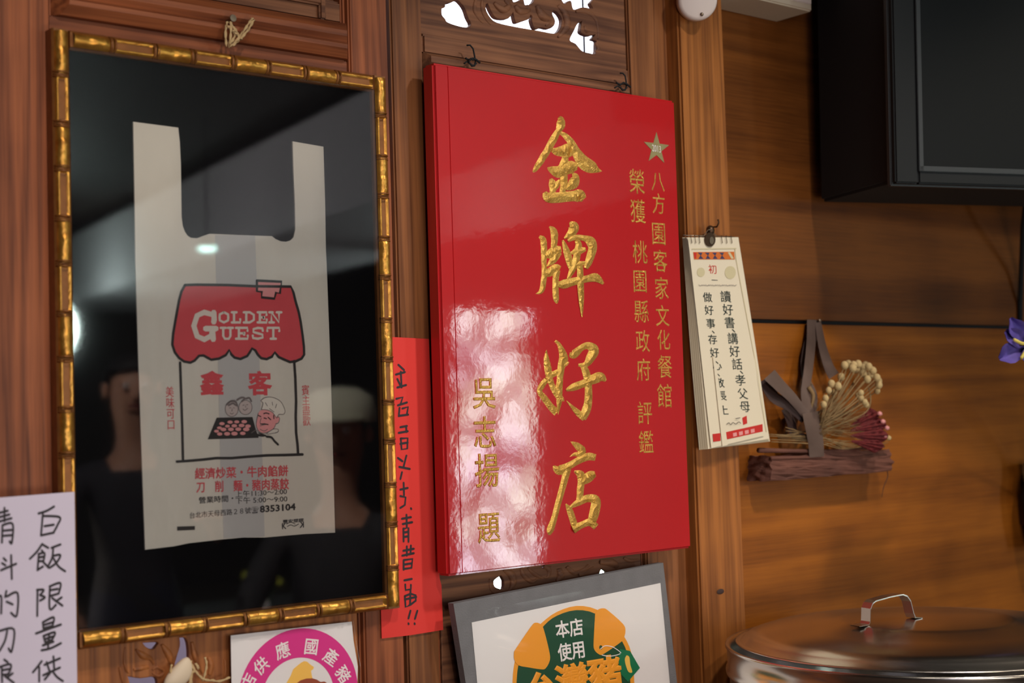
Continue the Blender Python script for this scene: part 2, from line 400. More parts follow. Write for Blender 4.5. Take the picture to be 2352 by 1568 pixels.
# ================================================================== ROOM
XL, XR, YF, HC = -2.2, 10.0, -9.2, 2.78
box('floor', XL, XR, YF, 1.4, -.05, 0, 'floor', None, 0, kind='structure')
box('ceiling', XL, XR, YF, -.0, HC, HC+.05, 'dark_wood', None, 0, kind='structure')
box('wall_left', XL-.05, XL, YF, 0, 0, HC, 'dark_wood', None, 0, kind='structure')
box('wall_right', XR, XR+.05, YF, 0, 0, HC, 'dark_wood', None, 0, kind='structure')
far = struct('wall_front')
box('panel', XL, XR, YF-.05, YF, 0, HC, 'dark_wood', far, 0)
WX0, WX1, WZ0, WZ1, WY = 4.79, 5.37, .38, 1.885, -4.6
for a in ((4.72, WX0-.04, 0, HC), (WX1+.04, XR, 0, HC), (WX0-.04, WX1+.04, 0, WZ0-.04), (WX0-.04, WX1+.04, WZ1+.04, HC)):
    box('panel', a[0], a[1], WY-.06, WY, a[2], a[3], 'dark_wood', far, 0)
dr = struct('window_1', (5.08, WY, WZ0))
box('window_glass', WX0, WX1, WY-.045, WY-.035, WZ0, WZ1, 'street', dr, 0, label='bright frosted window glass')
for a, b, c, d in ((WX0-.04, WX0, WZ0-.04, WZ1+.04), (WX1, WX1+.04, WZ0-.04, WZ1+.04), (WX0, WX1, WZ1, WZ1+.04), (WX0, WX1, WZ0-.04, WZ0)):
    box('frame_bar', a, b, WY-.05, WY+.015, c, d, 'tv_body', dr, .003)
# white soffit running away from the wall
sx = lambda y: 2.93-.158*y
V = [(sx(-1.6), -1.6, 2.22), (sx(YF), YF+.02, 2.22), (sx(YF)+1.0, YF+.02, 2.22), (sx(-1.6)+1.0, -1.6, 2.22)]
V += [(a, b, 2.70) for a, b, c in V]
obj('trim_1', V, [[0, 3, 2, 1], [4, 5, 6, 7], [0, 1, 5, 4], [1, 2, 6, 5], [2, 3, 7, 6], [3, 0, 4, 7]], 'soffit', kind='structure')
# back room behind the carved screen
box('wall_rear', -.6, 3.4, 1.3, 1.35, 0, 3.0, 'white_wall', None, 0, kind='structure')
br = struct('wall_side')
box('panel', -.65, -.6, .1, 1.35, 0, 3.0, 'white_wall', br, 0)
box('panel', 3.4, 3.45, .1, 1.35, 0, 3.0, 'white_wall', br, 0)
box('ceiling_1', -.6, 3.4, .09, 1.35, 2.96, 3.0, 'white_wall', None, 0, kind='structure')
lp = thing('glow_panel', 'glowing white panel added behind the carved openings above the red signboard', 'light', (1.9, 1.28, 2.2))  # glowing panel added so the upper openings show white
box('diffuser', 1.1, 3.2, 1.27, 1.295, 2.18, 2.85, 'panelw', lp, .004)
box('frame', 1.06, 3.24, 1.285, 1.3, 2.14, 2.89, 'plastic_w', lp, .003)
for z in (2.06, 2.11): box('slat', .9, 3.3, 1.24, 1.29, z, z+.018, 'plastic_w', lp, .002)
# ================================================================== WOODEN WALL (structure, each board its own part)
wl = struct('wall_back')
ZT, ZB = 2.5, .30
def stile(x0, x1, m='wood_v', y0=0, y1=.045, z0=ZB, z1=ZT, bev=.003): return box('stile', x0, x1, y0, y1, z0, z1, m, wl, bev)
box('board', XL, .44, 0, .04, 0, HC, 'wood_v', wl, .003)
stile(.443, .600); stile(.603, .742)
stile(1.208, 1.279); stile(1.285, 1.345, 'wood_m')
stile(1.795, 1.862, 'wood_m'); stile(1.866, 1.925, 'wood_m', .012, .045)
box('header', .443, 1.925, 0, .045, ZT, HC+.2, 'wood_h', wl, .003)
box('sill', .443, 1.925, 0, .045, 0, ZB, 'wood_h', wl, .003)
# rebate strips beside the stiles
for x in (.742, 1.200, 1.345, 1.787):
    box('bead', x, x+.008, .008, .03, ZB, ZT, 'wood_v', wl, .003)
# left leaf: cornice rail with a moulded profile
zb, zt = 1.848, 1.895
prof = [(.03, zb-.004), (-.004, zb-.004), (-.010, zb+.002), (-.016, zb+.008), (-.017, zb+.014), (-.010, zb+.018), (-.007, zb+.022), (-.012, zb+.028), (-.013, zb+.036), (-.004, zb+.046), (.004, zb+.052), (.03, zb+.052)]
V, F = prism_x(prof, .735, 1.222, .6, .6); obj('cornice', V, F, 'wood_h', wl, smooth=False)
box('rail', .742, 1.208, .006, .035, 1.815, zb-.004, 'wood_h', wl, .002)
box('inset_panel', .742, 1.208, .018, .03, 1.02, 1.815, 'wood_carve', wl, .001)
box('rail', .750, 1.200, .004, .03, 1.013, 1.03, 'wood_h', wl, .004)
# dark framed carved panel above the cornice
box('rail', .742, 1.208, .012, .035, 1.90, 1.935, 'wood_carve', wl, .004)
box('bead', .75, 1.165, .004, .014, 1.922, 1.932, 'wood_carve', wl, .003)
box('bead', 1.160, 1.172, .004, .03, 1.90, 2.45, 'wood_carve', wl, .003)
box('inset_panel', .742, 1.208, .03, .04, 1.93, 2.5, 'wood_carve', wl, .001)
def ridges(lst, y, mt, ox, oy, s, hk=.35, name='carved_scroll', parent=None):
    vf = [ridgevf(l, y, hk, ox, oy, s) for l in lst]
    V, F = join(*vf); return obj(name, V, F, mt, parent or wl, smooth=True)
ridges([[(1300, 0, 14), (1500, 26, 16), (1700, 66, 16), (1760, 90, 10)], [(1500, -20, 16), (1620, 5, 14), (1760, 20, 8)]], .028, 'wood_carve', 0, 0, 2.45)
# right leaf, top: pierced carved panel
yf = .006
H1 = [(172, 95), (210, 78), (215, 45), (270, 32), (305, 2), (350, 30), (400, 100), (430, 190), (467, 270), (430, 305), (340, 295), (240, 250), (210, 210), (175, 165)]
H2 = [(690, 40), (735, 140), (790, 205), (900, 215), (950, 180), (975, 140), (985, 185), (1010, 258), (1080, 240), (1120, 212), (1135, 170), (1155, 185), (1150, 230), (1190, 328), (1260, 310), (1340, 325), (1400, 290), (1415, 230), (1385, 160), (1395, 120), (1450, 150), (1490, 220), (1480, 300), (1440, 360), (1390, 375), (1230, 345), (1000, 300), (790, 250), (715, 190), (672, 110), (670, 50)]
H3 = [(1085, -60), (1100, 20), (1115, 55), (1150, 40), (1190, -20), (1190, -70)]
H4 = [(1500, -60), (1530, 10), (1560, 42), (1590, 15), (1630, 12), (1655, 105), (1700, 85), (1760, 82), (1840, 95), (1812, 35), (1850, -10), (1850, -60)]
H5 = [(1752, 240), (1700, 270), (1660, 350), (1615, 450), (1680, 490), (1750, 570), (1800, 595), (1870, 600), (1880, 500), (1878, 460), (1830, 440), (1865, 390), (1790, 405), (1740, 370), (1740, 300)]
H6 = [(960, -60), (970, 0), (990, 22), (1035, -10), (1040, -60)]
def widen(H, k):      # the opening is cut wider than the light seen through it: its far cheek shows
    cx = sum(p[0] for p in H)/len(H); return [(x+(k if x > cx else 0), y) for x, y in H]
h = [xz(widen(H, 34), 980, 0, 4.9, yf) for H in (H1, H2, H3, H4, H5, H6)]
for i in range(5):                                   # more of the same fretwork higher up
    cx, cz = 1.42+i*.08, 2.16+.03*(i % 2)
    h.append([(cx+.026*math.cos(t/12*6.283)*(1+.25*math.cos(t)), cz+.04*math.sin(t/12*6.283)) for t in range(12)])
V, F = holed([(1.345, 1.905), (1.795, 1.905), (1.795, 2.45), (1.345, 2.45)], h, yf, .010)
obj('carved_panel', V, F, 'wood_carve', wl, smooth=False)
ridges([[(105, -60, 20), (118, 120, 18), (180, 270, 18), (320, 330, 18), (900, 440, 18), (1500, 560, 18), (1900, 655, 18), (1975, 640, 14), (1995, 560, 14), (2000, 200, 14), (1995, -60, 14)]], yf+.001, 'wood_carve', 980, 0, 4.9, .5, 'bead')
ridges([[(560, -20, 40), (540, 100, 60), (600, 220, 40), (640, 270, 10)], [(640, -30, 30), (620, 60, 50), (655, 180, 50), (720, 280, 20)],
        [(760, 30, 50), (860, 110, 90), (930, 60, 70), (880, 0, 40)], [(1000, 60, 60), (1060, 130, 90), (1150, 110, 60), (1120, 60, 30)],
        [(1240, 60, 60), (1300, 170, 110), (1380, 230, 70), (1340, 290, 30)], [(1480, 60, 50), (1560, 150, 90), (1580, 300, 90), (1480, 420, 40)],
        [(1680, 130, 40), (1800, 130, 60), (1900, 210, 50), (1930, 330, 40), (1930, 440, 30)], [(1900, 480, 40), (1935, 540, 50), (1900, 590, 20)],
        [(1780, 290, 40), (1800, 350, 50), (1840, 350, 20)], [(1050, 90, 30), (1060, 130, 30), (1100, 130, 20)]], yf+.0005, 'wood_carve', 980, 0, 4.9, .5)
box('rail', 1.345, 1.795, .0, .035, 1.872, 1.905, 'wood_carve', wl, .004)
V, F = prism_x([(.03, 1.80), (-.006, 1.80), (-.010, 1.806), (-.010, 1.822), (-.003, 1.834), (-.001, 1.850), (-.009, 1.858), (-.009, 1.868), (.0, 1.874), (.03, 1.874)], 1.335, 1.805, .5, .5)
obj('cornice', V, F, 'wood_carve', wl)
box('inset_panel', 1.345, 1.795, .018, .03, 1.06, 1.80, 'wood_h', wl, .001)
# right leaf, bottom: carved panel with small teardrop openings
b5 = 4.356
G1 = [(545, 268), (575, 320), (575, 380), (560, 405), (520, 385), (500, 350), (508, 312)]
G2 = [(1580, 198), (1606, 235), (1585, 255), (1560, 248)]
G3 = [(980, 182), (1030, 176), (1005, 195)]
hb = [xz(widen(H, 26), 1020, 1260, b5, yf) for H in (G1, G2, G3)]
for i in range(6):
    cx, cz = 1.42+i*.055, .78+.02*(i % 2)
    hb.append([(cx+.012*math.cos(t/10*6.283), cz+.03*math.sin(t/10*6.283)) for t in range(10)])
V, F = holed([(1.353, .50), (1.787, .50), (1.787, 1.06), (1.353, 1.06)], hb, yf, .009)
obj('carved_panel', V, F, 'wood_carve', wl)
ridges([[(600, 200, 60), (680, 270, 90), (690, 360, 70), (640, 440, 30)], [(770, 190, 40), (800, 270, 60), (880, 330, 50), (930, 300, 30)], [(840, 190, 30), (900, 250, 50), (980, 290, 40)],
        [(1000, 170, 50), (1050, 210, 60), (1040, 280, 40), (1000, 290, 20)], [(1150, 200, 60), (1170, 270, 90), (1130, 330, 50)], [(1230, 180, 50), (1300, 240, 60), (1380, 220, 50), (1450, 160, 40)],
        [(1350, 260, 60), (1430, 230, 50), (1500, 180, 30)], [(1560, 130, 60), (1680, 140, 90), (1740, 190, 60)], [(460, 300, 30), (470, 400, 40), (520, 450, 40)], [(1800, 90, 40), (1860, 120, 50), (1960, 110, 30)]], yf+.0005, 'wood_carve', 1020, 1260, b5, .5)
# left leaf, bottom: carved panel
b6 = 6.533
K1 = [(970, 236), (1150, 228), (1125, 290), (1080, 330), (1030, 305)]
K2 = [(1525, 160), (1570, 165), (1612, 300), (1612, 545), (1540, 590), (1448, 625), (1480, 450), (1530, 280)]
K3 = [(748, 740), (930, 768), (1110, 750), (1150, 900), (1120, 1100), (800, 1100), (790, 900)]
hc = [xz(widen(H, 40), 180, 1440, b6, yf) for H in (K1, K2, K3)]
hc.append([(1.10+.02*math.cos(t/10*6.283), .93+.03*math.sin(t/10*6.283)) for t in range(10)])
V, F = holed([(.750, .50), (1.200, .50), (1.200, 1.02), (.750, 1.02)], hc, yf, .009)
obj('carved_panel', V, F, 'wood_carve_lit', wl)
ridges([[(700, 300, 30), (690, 500, 60), (720, 640, 60), (760, 700, 20)], [(860, 330, 40), (960, 420, 120), (1080, 470, 80), (1130, 560, 40)], [(1110, 640, 40), (1180, 600, 60), (1280, 660, 60), (1220, 740, 60), (1110, 690, 40)],
        [(830, 640, 60), (950, 610, 90), (1060, 600, 50)], [(1250, 260, 60), (1350, 400, 130), (1400, 560, 80)], [(1700, 220, 60), (1740, 400, 110), (1800, 560, 90), (1860, 700, 40)],
        [(1950, 450, 60), (1990, 560, 110), (1970, 720, 80)], [(620, 600, 60), (650, 750, 60), (700, 900, 50)], [(2200, 480, 60), (2210, 640, 60), (2190, 760, 40)]], yf+.0005, 'wood_carve_lit', 180, 1440, b6, .5)
for i, (px, py, r) in enumerate(((1143, 1340, .020), (1383, 1312, .016), (1275, 1318, .010))):  # bulbs added to make the small openings shine
    if i == 2: continue
    c = P(px, py, .16); o = thing('added_bulb', ('small bulb added behind the carved panel to brighten its left teardrop opening', 'small bulb added behind the carved panel to brighten its right opening')[i], 'light', c, 'bulbs added behind the carved panel')
    V, F = blob(c, r, 1, 1, 1.5); obj('bulb_glass', V, F, 'lampw', o, smooth=True)
    V, F = lathe(c+Vector((0, 0, r*1.4)), [(.0001, 0), (.008, 0), (.008, .02), (.0001, .02)], 12); obj('socket', V, F, 'tv_body', o, smooth=False)
    V, F = tube([c+Vector((0, 0, r*1.4+.02)), Vector((c.x, c.y, 2.96))], .002, 6); obj('cord', V, F, 'tv_body', o)
# corner post and plywood wall
yp = -.020
x0 = P(1562, 150, yp).x; x1 = P(1655, 150, yp).x
box('post', x0, x1+.012, yp, .05, 0, HC, 'wood_v2', wl, .004)
gz = 1.466
box('plywood_board', x1+.012, XR, .030, .05, gz+.0045, HC, 'ply_shaded', wl, .001)
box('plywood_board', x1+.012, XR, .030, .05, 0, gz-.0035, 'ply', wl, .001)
box('backing', x1+.012, XR, .042, .055, gz-.02, gz+.02, 'tv_body', wl, 0)
V, F = blob(P(1655, 1358, yp-.001), .006, 1.6, .2, .8); obj('knot', V, F, 'ribbon_d', wl)
# ================================================================== GILT BAMBOO PICTURE
yF = -.032
FT = [(124, 60), (892, 173.5), (927, 1396), (151, 1496)]
x0, x1 = .7385, 1.2595; z0, z1 = 1.0205, 1.8195
tl = P(124, 60, -.03); br_ = P(927, 1396, -.03)
x0, z1, x1, z0 = tl.x, tl.z, br_.x, br_.z
pic = thing('framed_picture', 'large picture in a gilt bamboo frame showing a white plastic carrier bag on black', 'picture', ((x0+x1)/2, -.015, z0))
RW = .0245
box('backing_board', x0+.006, x1-.006, -.012, -.004, z0+.006, z1-.006, 'black', pic, 0, label='black backing')
box('glass', x0+RW-.002, x1-RW+.002, -.0235, -.0220, z0+RW-.002, z1-RW+.002, 'glass', pic, 0, label='reflecting picture glass')
def rail(p0, p1, n, inner):
    """gilt bamboo rail from p0 to p1 along the frame edge, inner = unit vector to the picture centre"""
    p0 = Vector(p0); p1 = Vector(p1); d = (p1-p0); L = d.length; d.normalize(); out = Vector((0, -1, 0))
    # brown moulded base behind the gilding
    for_base = []
    a = .0; b = RW
    pr = [(a, .0), (a, .020), (a+.0025, .0225), (b-.003, .0225), (b, .018), (b, .0)]
    V = [p0+inner*u+out*v for u, v in pr]+[p1+inner*u+out*v for u, v in pr]; k = len(pr)
    F = [[i, (i+1) % k, k+(i+1) % k, k+i] for i in range(k)]+[list(range(k))[::-1], list(range(k, 2*k))]
    obj('rail_base', V, F, 'gold_dark', pic)
    lens = [1.0 if i % 2 else .9 for i in range(n)]; tot = sum(lens); pos = .002; gap = .0030
    usable = L-.004
    for i in range(n):
        sl = usable*lens[i]/tot
        a0, a1 = pos+gap/2, pos+sl-gap/2
        nu, nw = 14, 10; pts = []
        ph = random.random()*6
        for j in range(nw+1):
            wv = j/nw; th = math.pi*wv
            for q in range(nu+1):
                u = q/nu; e = min(1, min(u, 1-u)*9)
                if i % 2 == 0:
                    hgt = math.sin(th)**.6*.0085*(.86+.14*e)*(1+.10*math.sin(u*9+ph)+.06*math.sin(u*23+ph))
                else:
                    prof_ = math.sin(th)**.5*.0072
                    if .25 < wv < .75 and .06 < u < .94: prof_ = -.0006+.0004*math.sin(u*20+ph)
                    hgt = prof_*(.9+.1*e)
                W_ = (RW-.0045)
                pts.append(p0+d*(a0+(a1-a0)*u)+inner*(.002+W_*wv)+out*(.0215+hgt))
        V, F = grid(pts, nu, nw); obj('bamboo_segment', V, F, 'gold', pic, smooth=True)
        # node rings
        pos += sl
        if i < n-1:
            vf = []
            for q in (-.0032, .0, .0032):
                hh = .0092 if q else .0062
                ring = [p0+d*(pos+q)+inner*(.0015+(RW-.004)*(t/10))+out*(.0205+hh*math.sin(math.pi*t/10)**.6) for t in range(11)]
                vf.append(tube(ring, .0013, 5))
            V, F = join(*vf); obj('bamboo_node', V, F, 'gold_dark', pic, smooth=True)
Z = Vector((0, 0, 1)); X = Vector((1, 0, 0))
rail((x0, 0, z1), (x0, 0, z0), 13, X); rail((x1, 0, z1), (x1, 0, z0), 13, -X)
rail((x0+RW, 0, z1), (x1-RW, 0, z1), 8, -Z); rail((x0+RW, 0, z0), (x1-RW, 0, z0), 8, Z)
# the bag, pressed flat under the glass
yb = -.0150
def c1(a): return [(x/2.45, y/2.45) for x, y in a]
bo = c1([(750, 685), (1003, 718), (1012, 800), (1018, 930), (1020, 1080), (1022, 1220), (1028, 1270), (1040, 1302), (1055, 1325), (1075, 1338), (1110, 1340), (1150, 1325), (1180, 1315), (1350, 1322), (1530, 1328), (1552, 1345), (1580, 1357), (1610, 1360), (1635, 1352), (1652, 1335), (1662, 1290), (1660, 1150), (1652, 960), (1647, 795), (1820, 825), (1830, 1150), (1834, 1400)])
bo += [(750, 600), (756, 760), (760, 868), (765, 1050), (769.6, 1222.8), (700, 1226), (608, 1234), (560, 1234), (514, 1238), (434, 1247), (400, 1254), (333.5, 1262), (326, 1060), (318, 830), (311, 600), (309, 440)]
bag = slab('carrier_bag', bo, yb, .0025, 'bag', pic, label='white plastic carrier bag with red and black print')
def bagslab(name, pts, y, m, **k): return slab(name, pts, y, .0002, m, bag, **k)
bagslab('fold', [(494, 539), (586, 541), (596, 830), (603, 1060), (608, 1232), (514, 1236), (506, 1060), (500, 800)], yb-.0003, 'bag_fold', label='greyish doubled strip')
def c2(a): return [(300+x/2.24, 600+y/2.24) for x, y in a]
aw = [(280, 122), (340, 120), (500, 122), (640, 128), (825, 130), (838, 160), (850, 210), (865, 260), (875, 310), (885, 380), (892, 440), (893, 480), (880, 500), (850, 514), (820, 518), (790, 505), (762, 492), (742, 468), (728, 490), (700, 503), (672, 498), (655, 480), (642, 458), (625, 448), (615, 465), (600, 487), (565, 502), (535, 495), (518, 478), (508, 456), (490, 482), (455, 500), (415, 506), (395, 495), (375, 484), (352, 486), (330, 510), (308, 521), (275, 515), (250, 497), (228, 468), (215, 428), (220, 370), (232, 300), (250, 200), (262, 155)]
bagslab('printed_awning', c2(aw), yb-.0005, 'p_red', label='pinkish red shop awning print')
strokes('printed_outline', [aw+[aw[0]], [(255, 520), (258, 600), (262, 720), (266, 850), (268, 940), (270, 1022)], [(842, 512), (848, 600), (852, 720), (850, 800), (852, 880), (860, 950), (862, 990)],
        [(238, 1030), (300, 1026), (370, 1020), (440, 1012), (520, 1012), (600, 1005), (700, 998), (800, 996), (885, 993)],
        [(650, 99), (777, 105), (768, 165), (748, 160), (740, 192), (674, 185), (676, 157), (650, 154), (650, 99)]], 6.2, yb-.0008, 'p_black', bag, 300, 600, 2.24, smooth=False, xk=.9, label='thick black outline of a shop stall')
bagslab('printed_sign', c2([(654, 104), (772, 110), (764, 160), (744, 156), (736, 186), (678, 180), (680, 152), (654, 150)]), yb-.0007, 'p_pink')
# slab-serif lettering drawn from strokes in a unit cell (x 0..1, y 0 top..1 bottom)
LT = {'O': [[(.5, 0), (.12, .2), (.1, .5), (.12, .8), (.5, 1), (.88, .8), (.9, .5), (.88, .2), (.5, 0)]],
      'L': [[(.28, 0), (.28, 1)], [(.05, 0), (.55, 0)], [(.05, 1), (.92, 1), (.92, .68)]],
      'D': [[(.25, 0), (.25, 1)], [(.03, 0), (.55, 0), (.9, .25), (.9, .75), (.55, 1), (.03, 1)]],
      'E': [[(.25, 0), (.25, 1)], [(.03, 0), (.9, 0), (.9, .28)], [(.25, .5), (.65, .5), (.65, .36), (.65, .64)], [(.03, 1), (.92, 1), (.92, .7)]],
      'N': [[(.2, 1), (.2, 0), (.8, 1), (.8, 0)], [(.02, 0), (.3, 0)], [(.02, 1), (.4, 1)], [(.62, 0), (1, 0)]],
      'U': [[(.22, 0), (.22, .75), (.35, 1), (.65, 1), (.78, .75), (.78, 0)], [(.02, 0), (.42, 0)], [(.58, 0), (.98, 0)]],
      'S': [[(.88, .28), (.85, .05), (.5, 0), (.15, .12), (.15, .38), (.5, .5), (.85, .62), (.88, .88), (.5, 1), (.12, .93), (.1, .7)]],
      'T': [[(.5, 0), (.5, 1)], [(.05, .3), (.05, 0), (.95, 0), (.95, .3)], [(.3, 1), (.7, 1)]],
      'G': [[(.9, .36), (.9, .1), (.5, .0), (.2, .12), (.06, .5), (.2, .88), (.5, 1), (.8, .86), (.84, .62)], [(.55, .6), (1, .6)], [(.84, .6), (.88, 1)], [(.9, 0), (.92, .3)]]}
def letters(word, xs, y0, y1, w):
    vf = []
    for ch, (a, b) in zip(word, xs):
        for l in LT[ch]:
            vf.append(strokevf([(300+(a+(b-a)*x)/2.24, 600+(y0+(y1-y0)*y-(a-300)*.0)/2.24) for x, y in l], w, yb-.0009-len(vf)*1e-6, False, xk=.95))
    return vf
V, F = join(*(letters('OLDEN', [(452, 508), (518, 568), (580, 640), (652, 704), (712, 776)], 262, 314, 5.6)+letters('UEST', [(462, 528), (540, 608), (622, 688), (700, 768)], 342, 398, 5.6)+letters('G', [(318, 440)], 262, 402, 13)))
obj('printed_lettering', V, F, 'p_bag', bag, label='pale slab serif letters reading GOLDEN GUEST')
def T(s, a, b, hh, m, y, parent, name='printed_lettering', **k):
    lab = k.pop('label', None); V, F = textvf(s, a, b, hh, y, **k); return obj(name, V, F, m, parent, label=lab)
for c, x in (('鑫', 487), ('客', 597)):
    V, F = char_at(c, x, 881, 54, 52, yb-.0006, bev=.034, mpp=.00000)
    V = [v+Vector((0, -.00002*(i % 7), 0)) for i, v in enumerate(V)]
    obj('printed_character', V, F, 'p_red', bag, label='fat red character')
V, F = join(*[char_at(c, 390+i*1.0, 900+i*25, 20, 24, yb-.0008) for i, c in enumerate('美味可口')])
obj('printed_lettering', V, F, 'p_red', bag, label='thin red characters down the left side')
V, F = join(*[char_at(c, 702+i*.8, 896+i*23.5, 19, 23, yb-.0008) for i, c in enumerate('賓主盡歡')])
obj('printed_lettering', V, F, 'p_red', bag, label='thin red characters down the right side')
V, F = join(textvf('經濟炒菜・牛肉餡餅', (448, 1088), (662, 1081), 25, yb-.0008, off=.018), textvf('刀　削　麵・豬肉蒸餃', (451, 1119), (664, 1111), 25, yb-.0008, off=.018))
obj('printed_lettering', V, F, 'p_red', bag, label='two lines of red menu characters')
V, F = join(textvf('上午11:30～2:00', (541, 1135), (659, 1128), 15, yb-.0009), textvf('營業時間・', (457, 1149), (536, 1144), 15, yb-.0008, off=.01),
            textvf('下午 5:00～9:00', (541, 1150), (660, 1145), 15, yb-.0009), textvf('台北市天母西路２８號☎', (436, 1184), (594, 1170), 14, yb-.0009), textvf('8353104', (597, 1169), (679, 1163), 15, yb-.0009, off=.03),
            textvf('豐安塑膠', (650, 1198), (698, 1194), 8, yb-.0009, off=.02), textvf('K', (648, 1208), (658, 1207), 14, yb-.0009, off=.02), textvf('K', (698, 1204), (688, 1205), 14, yb-.0009, off=.02))
obj('printed_lettering', V, F, 'p_black', bag, label='small black opening hours, address and telephone number')
strokes('printed_mark', [[(658, 1203), (668, 1199), (678, 1203)], [(660, 1209), (668, 1205), (676, 1208), (686, 1203)]], 1.6, yb-.0009, 'p_black', bag)
bagslab('printed_mark', c2([(240, 1364), (331, 1361), (331, 1381), (240, 1385)]), yb-.0008, 'p_black')
def c7(a): return [(400+x/6.533, 880+y/6.533) for x, y in a]
bagslab('printed_pan', c7([(640, 515), (1175, 505), (1225, 690), (1270, 818), (505, 840)]), yb-.0006, 'p_black', label='black griddle print')
def ell(cx, cy, rx, ry, n=14): return [(cx+rx*math.cos(6.283*i/n), cy+ry*math.sin(6.283*i/n)) for i in range(n)]
vf = []
for cx, cy, r in [(718, 605, 40), (840, 582, 40), (940, 578, 38), (1052, 575, 42), (800, 643, 36), (903, 637, 42), (1012, 632, 44), (1108, 642, 42), (680, 668, 36), (740, 692, 44), (852, 690, 44), (962, 688, 44), (1082, 690, 48), (636, 718, 36), (684, 760, 40), (795, 757, 46), (905, 754, 48), (1030, 750, 42)]:
    vf.append(slabvf([P(a, b, yb-.0009) for a, b in c7(ell(cx, cy, r, r*.6))], .0002))
V, F = join(*vf); obj('printed_dumplings', V, F, 'p_pink', bag, label='rows of pink round cakes in the griddle')
bagslab('printed_face', c7(ell(865, 385, 95, 112)), yb-.0006, 'p_face'); bagslab('printed_face', c7(ell(1072, 362, 98, 105)), yb-.0007, 'p_face')
bagslab('printed_chef_face', c7([(1290, 410), (1340, 395), (1420, 400), (1480, 440), (1520, 500), (1575, 500), (1580, 560), (1530, 610), (1490, 680), (1420, 725), (1330, 748), (1270, 715), (1235, 640), (1235, 580), (1260, 500), (1262, 450)]), yb-.0007, 'p_pink')
bagslab('printed_hat', c7([(1310, 395), (1335, 300), (1305, 265), (1350, 222), (1420, 206), (1500, 218), (1590, 265), (1640, 340), (1665, 420), (1640, 465), (1570, 468), (1540, 520), (1480, 440), (1400, 400)]), yb-.0006, 'p_bag')
strokes('printed_drawing', [ell(865, 385, 97, 114)+[(962, 385)], ell(1072, 362, 100, 107)+[(1172, 362)], [(830, 370), (850, 365)], [(890, 365), (905, 372)], [(870, 380), (872, 410), (860, 415)], [(840, 445), (865, 460), (890, 445)],
        [(1030, 330), (1050, 325)], [(1085, 320), (1105, 322)], [(1070, 335), (1075, 360)], [(1030, 385), (1065, 405), (1100, 375)],
        [(1310, 395), (1335, 300), (1305, 265), (1350, 222), (1420, 206), (1500, 218), (1590, 265), (1640, 340), (1665, 420), (1640, 465), (1570, 468), (1540, 520), (1480, 440), (1400, 400), (1310, 395)],
        [(1262, 450), (1240, 560), (1235, 640), (1270, 715), (1330, 748), (1420, 725), (1500, 670), (1530, 600)], [(1550, 500), (1582, 520), (1570, 590), (1530, 610)], [(1310, 520), (1290, 590), (1330, 620), (1360, 600)],
        [(1290, 640), (1340, 625), (1400, 615)], [(1290, 690), (1350, 715), (1400, 690)], [(1370, 290), (1400, 340)], [(1470, 280), (1480, 330)], [(1540, 310), (1520, 370)], [(1430, 380), (1500, 430)],
        [(1380, 760), (1480, 690), (1560, 690), (1550, 735), (1400, 765)], [(1160, 745), (1230, 700), (1270, 740)]], 1.5, yb-.0011, 'p_grey', bag, 400, 880, 6.533, label='line drawing of two diners and a chef')
strokes('printed_drawing', [[(1345, 455), (1380, 445), (1425, 458)], [(1262, 480), (1300, 500)], [(1350, 520), (1385, 530)], [(1410, 510), (1450, 545)], [(1495, 480), (1498, 530)], [(1300, 612), (1350, 610), (1410, 618)], [(1270, 745), (1380, 785), (1330, 790)]], 2.6, yb-.0012, 'p_black', bag, 400, 880, 6.533)
strokes('printed_handle', [[(1150, 745), (1250, 775), (1340, 785)], [(1390, 800), (1460, 812), (1510, 870), (1560, 918)]], 5.5, yb-.0010, 'p_black', bag, 400, 880, 6.533)
strokes('printed_hair', [[(790, 320), (850, 270), (920, 270), (950, 340)], [(820, 330), (880, 300), (930, 330)], [(945, 250), (1010, 215), (1060, 225), (1020, 270)], [(1080, 230), (1130, 220), (1160, 270)]], 4.5, yb-.0011, 'p_grey', bag, 400, 880, 6.533)
# hanging nail and string
hk = thing('hanging_string', 'knotted jute string on a nail above the gilt bamboo picture', 'string', P(528, 45, -.02))
a = P(526, 46, -.014); V, F = tube([a+Vector((0, .012, 0)), a+Vector((0, -.012, 0))], .0022, 8); obj('nail', V, F, 'metal', hk)
V, F = lathe(a+Vector((0, -.012, 0)), [(.0001, .001), (.005, .0008), (.0055, -.0008), (.0001, -.001)], 16, Vector((0, -1, 0))); obj('nail_head', V, F, 'metal', hk)
vf = []
for pl in ([(522, 50), (518, 75), (520, 105)], [(530, 50), (530, 80), (526, 108)], [(528, 52), (545, 75), (548, 92), (532, 106)], [(580, 42), (566, 62), (548, 88), (530, 105)], [(583, 46), (570, 68), (552, 90)], [(536, 70), (548, 84), (556, 88)], [(524, 60), (540, 80), (528, 100)]):
    pts = [P(x, y, -.026-.003*math.sin(x)) for x, y in catmull(pl, 4)]
    for sg in (0, math.pi):
        tw = [p+Vector((math.cos(i*1.4+sg)*.0011, 0, math.sin(i*1.4+sg)*.0011)) for i, p in enumerate(pts)]
        vf.append(tube(tw, .0013, 5))
V, F = join(*vf); obj('string', V, F, 'twine', hk, smooth=True)
